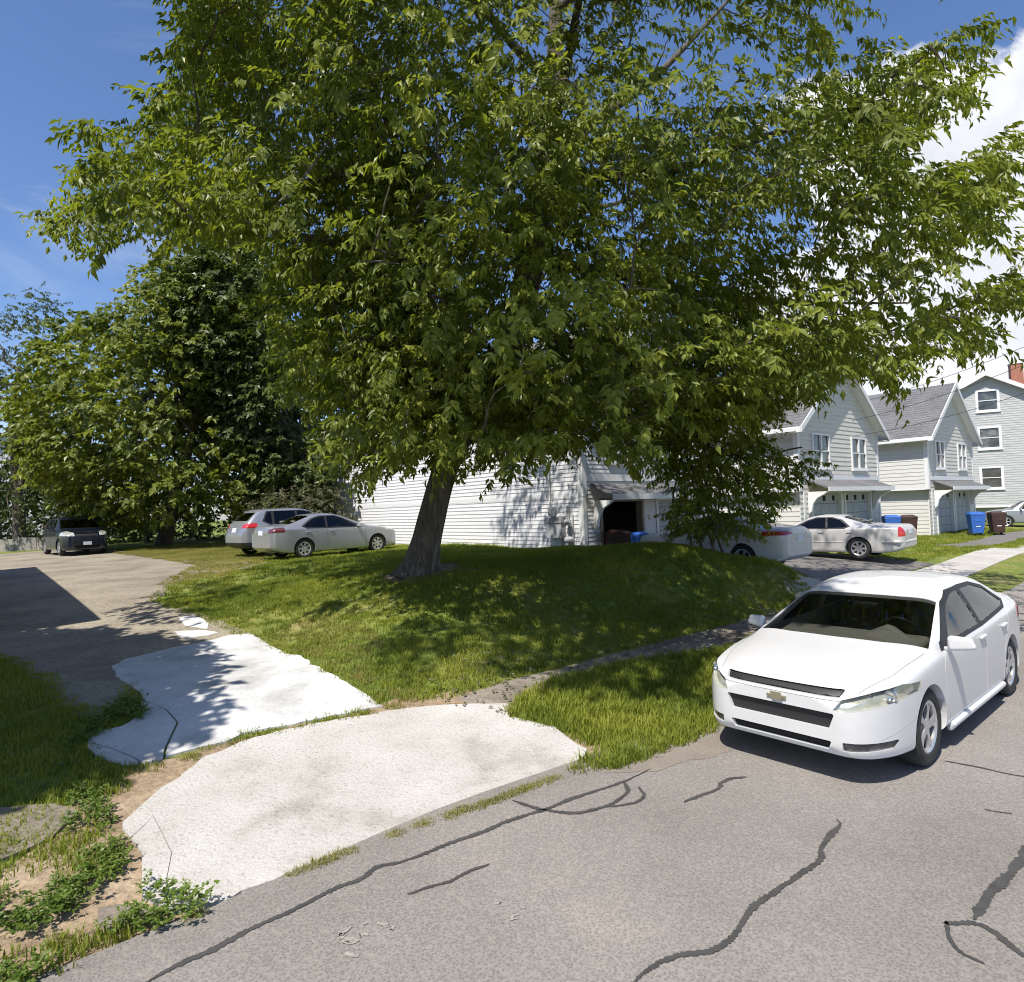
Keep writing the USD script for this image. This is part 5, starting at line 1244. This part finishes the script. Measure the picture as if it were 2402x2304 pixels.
# solar panel on the middle roof
# ------------------------------------------------------------------ overhead wires
for k, (pa, pb, lab) in enumerate([((1500, 830, 30), (2100, 640, 22), 'uppermost thin overhead wire crossing the cloud at the right'), ((1500, 850, 30), (2100, 705, 22), 'lower overhead wire sloping just above the grey roofs'), ((1500, 800, 31), (2100, 605, 23), 'third faint overhead wire above the townhouses')]):
    a, b = at(*pa), at(*pb); t_ = np.linspace(0, 1, 30)[:, None]
    p = a + (b - a) * t_; p[:, 2] -= .5 * np.sin(t_[:, 0] * np.pi)
    tag(obj('overhead_wire', tube(p, .011, 5), BLACK), lab, 'wire', 'overhead wires above the townhouses')
x, y = at(1975, 990, 38)[:2]
place_car(SUVS, 'parked_suv', 'silver grey car just showing at the right edge beside the tall house', PAINT['grey'], gz_(x, y), math.radians(150))
# ------------------------------------------------------------------ grass and weeds
def tuft(rng, blades, h, w, r):
    V, F = [], []
    for _ in range(blades):
        a = rng.uniform(0, 2 * np.pi); d = r * math.sqrt(rng.random()); b = np.array([d * math.cos(a), d * math.sin(a), -.01])
        ang = rng.uniform(0, 2 * np.pi); o = np.array([math.cos(ang), math.sin(ang), 0]); s = np.array([-o[1], o[0], 0]) * w * rng.uniform(.7, 1.2)
        hh = h * rng.uniform(.55, 1.15); ben = rng.uniform(.15, .75) * hh
        n = len(V); m = b + o * ben * .35 + [0, 0, hh * .6]; t = b + o * ben + [0, 0, hh * .92]
        V += [b - s, b + s, m - s * .75, m + s * .75, t]; F += [(n, n + 1, n + 3), (n, n + 3, n + 2), (n + 2, n + 3, n + 4)]
    return np.array(V), np.array(F)

def grass_mat(name, ramp, trans):
    return material(name, {'oi': ('object_info', {}), 'g': ('geometry', {}), 'n': ('noise_texture', {'scale': .8, 'detail': 4.0}), 'a': ('math', {'math_type': 'multiply_add', 'value2': 1.3, 'value3': -.40}), 's': ('math', {'math_type': 'multiply_add', 'value2': .42, 'value3': 0.0}), 'ad': ('math', {'math_type': 'add'}), 'r': ('rgb_ramp', {'ramp': ramp}),
                           'p': ('principled_bsdf', {'roughness': .6, 'specular_ior_level': .2}), 't': ('translucent_bsdf', {}), 'h': ('mix', {'mix_type': 'multiply', 'fac': 1.0, 'color2': trans}), 'm': ('mix_closure', {'fac': .35})},
                    [('g.position', 'n.vector'), ('n.fac', 'a.value1'), ('g.random_per_island', 's.value1'), ('s.value', 'ad.value1'), ('a.value', 'ad.value2'), ('ad.value', 'r.fac'), ('r.color', 'p.base_color'), ('r.color', 'h.color1'), ('h.color', 't.color'), ('p.BSDF', 'm.closure1'), ('t.BSDF', 'm.closure2')], surface='m.closure')
GRASS = grass_mat('grass_blade', [(.05, (.14, .18, .026)), (.38, (.225, .25, .036)), (.62, (.30, .295, .055)), (.85, (.40, .345, .11)), (1.0, (.45, .37, .19))], (1.4, 1.5, .6))
DRYGRASS = grass_mat('dry_grass_blade', [(.1, (.19, .19, .045)), (.5, (.32, .28, .09)), (.9, (.45, .37, .17))], (1.3, 1.3, .7))

def scatter(name, kinds, xy, size, label, cat, mat, rng, z_off=0.0):
    pi = UsdGeom.PointInstancer.Define(stage, path_of(name))
    tag(pi.GetPrim(), label, cat, kind='stuff')
    paths = []
    for k, (v, f) in enumerate(kinds):
        m = obj('tuft', (v, f), mat, pi.GetPrim())
        paths.append(m.GetPath())
    pi.CreatePrototypesRel().SetTargets(paths)
    n = len(xy); z = np.maximum(Z(xy[:, 0], xy[:, 1]), -.02) + z_off
    ang = rng.uniform(0, 2 * np.pi, n)
    pi.CreateProtoIndicesAttr(Vt.IntArray.FromNumpy(rng.integers(0, len(kinds), n).astype(np.int32)))
    pi.CreatePositionsAttr(Vt.Vec3fArray.FromNumpy(np.c_[xy, z].astype(np.float32)))
    q = np.zeros((n, 4), np.float16); q[:, 2] = np.sin(ang / 2); q[:, 3] = np.cos(ang / 2)
    pi.CreateOrientationsAttr(Vt.QuathArray.FromNumpy(q))
    pi.CreateScalesAttr(Vt.Vec3fArray.FromNumpy((np.ones((n, 3)) * size[:, None]).astype(np.float32)))
    return pi

rng = np.random.default_rng(77)
T_SHORT = [tuft(rng, 26, .075, .0045, .10) for _ in range(5)]
T_LONG = [tuft(rng, 30, .15, .006, .10) for _ in range(5)]
def spread(poly, density, rng, avoid=None, maxn=400000):
    x0, y0, x1, y1 = poly.bounds; n = min(int((x1 - x0) * (y1 - y0) * density), maxn)
    p = np.c_[rng.uniform(x0, x1, n), rng.uniform(y0, y1, n)]
    ok = shapely.contains_xy(poly, p[:, 0], p[:, 1])
    if avoid is not None:
        ok &= ~shapely.contains_xy(avoid, p[:, 0], p[:, 1])
    return p[ok]
lawn = Polygon([st(-9, 0.05), st(30, 0.02), st(30, 16), st(-9, 26)])
walks = unary_union([Point(*soil_c).buffer(.75), Polygon([st(2.9, 1.35), st(60, 1.3), st(60, 2.45), st(2.9, 2.15)])])
bare = dirt_poly.buffer(-.12)
dry_zone = Polygon([ground(*q) for q in [(240, 1058), (330, 1048), (470, 1042), (500, 1056), (480, 1078), (420, 1098), (390, 1108), (340, 1116), (380, 1092), (400, 1080)]]).buffer(0).buffer(.4)
worn = unary_union([Polygon([ground(*q) for q in pl]).buffer(0) for pl in ([(560, 1190), (640, 1180), (700, 1200), (740, 1240), (700, 1270), (640, 1250), (580, 1225)], [(440, 1205), (490, 1200), (640, 1285), (740, 1345), (790, 1335), (740, 1320), (600, 1240)], [(740, 1100), (800, 1120), (870, 1105), (830, 1085)])])
NO_GRASS = unary_union([NO_GRASS, dry_zone])
near_xy = spread(Polygon([st(-6, .05), st(12, .03), st(13, 9), st(-6, 12)]), 170, rng, unary_union([NO_GRASS, walks, bare]))
nz = meshkit.fbm(np.c_[near_xy * .7, np.zeros(len(near_xy))], 3, 5)
near_xy = near_xy[rng.random(len(near_xy)) < np.clip((nz - .25) * 5, .5, 1)]
wr = shapely.contains_xy(worn, near_xy[:, 0], near_xy[:, 1])
near_xy = near_xy[~wr | (rng.random(len(near_xy)) < .35)]
scatter('lawn_grass', T_SHORT, near_xy, rng.uniform(.7, 1.25, len(near_xy)), 'mown green grass covering the bank and verges', 'grass', GRASS, rng)
far_xy = spread(Polygon([st(-14, 8), st(42, .3), st(42, 12), st(8, 30), st(-14, 38)]), 26, rng, unary_union([NO_GRASS, walks, Polygon([st(-6, .05), st(12, .03), st(12, 9), st(-6, 12)])]))
scatter('far_grass', T_SHORT, far_xy, rng.uniform(.9, 1.7, len(far_xy)), 'grass farther back around the car park and townhouses', 'grass', GRASS, rng)
strip_poly = Polygon([ground(*q) for q in [(965, 1372), (1010, 1335), (1065, 1305), (1200, 1272), (1380, 1250), (1420, 1300), (1400, 1390), (1340, 1410), (1270, 1440), (1190, 1470), (1085, 1484), (1120, 1450), (1180, 1432), (1080, 1400)]]).buffer(0)
sx = spread(strip_poly, 210, rng)
scatter('verge_grass', T_LONG, sx, rng.uniform(.55, 1.15, len(sx)), 'long bright grass on the verge between the sidewalk and the road', 'grass', GRASS, rng)
# thin line of grass in the joint between the apron and the road
jl = np.array([ground(*q) for q in [(330, 1768), (400, 1742), (470, 1706), (620, 1652), (780, 1588), (960, 1530), (1090, 1480)]])
c = np.array(LineString(jl).segmentize(.02).coords); kk = meshkit.fbm(np.c_[c * 3.2, np.zeros(len(c))], 3, 6)
c = c[(kk > .46)] ; c = np.repeat(c, 2, 0) + rng.normal(0, .016, (2 * len(c), 2))
scatter('joint_grass', T_SHORT, c, rng.uniform(.35, .75, len(c)), 'thin line of grass along the joint between apron and road', 'grass', DRYGRASS, rng, .01)
edge_xy = spread(dirt_poly.buffer(.25), 110, rng, unary_union([apron_poly, pad_poly, road_poly.buffer(-.15), lot_poly] + [g.buffer(-.03) for g in SLABS]))
nz = meshkit.fbm(np.c_[edge_xy * 1.1, np.zeros(len(edge_xy))], 3, 15)
edge_xy = edge_xy[nz > np.where(edge_xy @ U < P0 @ U - .9, .40, .52)]
lf = edge_xy @ U < P0 @ U - .9
scatter('sparse_grass', T_SHORT, edge_xy[~lf], rng.uniform(.4, .9, int((~lf).sum())), 'sparse dry grass on the bare dirt around the apron', 'grass', DRYGRASS, rng, .01)
scatter('rough_grass', T_SHORT, edge_xy[lf], rng.uniform(.5, 1.3, int(lf.sum())), 'rough grass among the weeds at the lower left by the road', 'grass', GRASS, rng, .01)
dry_xy = np.vstack([spread(dry_zone, 70, rng), spread(worn, 75, rng, apron_poly.union(pad_poly))])
scatter('dry_grass', T_SHORT, dry_xy, rng.uniform(.6, 1.1, len(dry_xy)), 'yellow dry grass between the car park and the lawn', 'grass', DRYGRASS, rng, .012)
# broad leaved weeds by the road at the lower left
K_WEED = spray_kinds(rng, 6, 12, .11, .036, .021, .12, 1.0)
weed_poly = unary_union([Polygon([ground(*q) for q in pl]).buffer(0) for pl in ([(-40, 1750), (60, 1700), (150, 1650), (240, 1640), (225, 1690), (150, 1740), (60, 1800), (10, 1900), (-60, 1900)], [(60, 1650), (120, 1560), (150, 1520), (205, 1545), (225, 1640), (180, 1680), (90, 1690)], [(30, 1850), (190, 1800), (240, 1770), (390, 1738), (385, 1760), (260, 1800), (120, 1860), (40, 1900)], [(285, 1690), (350, 1720), (390, 1745), (330, 1745), (280, 1720)],
                                                                           [(130, 1480), (165, 1440), (190, 1405), (245, 1400), (285, 1380), (260, 1345), (225, 1350), (120, 1440)]) if len(pl) > 2])
wx = spread(weed_poly.buffer(.02), 1000, rng, unary_union([apron_poly.buffer(-.05)] + [g.buffer(-.08) for g in SLABS]))
nz = meshkit.fbm(np.c_[wx * 2.2, np.zeros(len(wx))], 3, 25)
wx = wx[nz > .50]; n = len(wx)
v, f = spray_mesh(K_WEED, np.c_[wx, np.maximum(Z(wx[:, 0], wx[:, 1]), 0) + rng.uniform(.01, .06, n)], rng.uniform(0, 6.28, n), rng.uniform(.2, 1.0, n), rng.uniform(.5, 1.05, n), rng)
tag(obj('weeds', (v, f), WEED), 'low broad leaved weeds growing by the road at the lower left', 'weeds', kind='stuff')
# fallen leaves and litter on the shaded sidewalk
lx = spread(Polygon([st(2.5, 1.2), st(10, 1.1), st(10, 2.8), st(2.2, 2.9)]), 45, rng); n = len(lx)
v, f = spray_mesh(spray_kinds(rng, 3, 2, .05, .06, .035, .05, 1.0), np.c_[lx, Z(lx[:, 0], lx[:, 1]) + .055], rng.uniform(0, 6.28, n), np.zeros(n), rng.uniform(.6, 1.1, n), rng)
tag(obj('fallen_leaves', (v, f), LEAF_DULL), 'scattered dry leaves on the shaded sidewalk', 'leaves', kind='stuff')
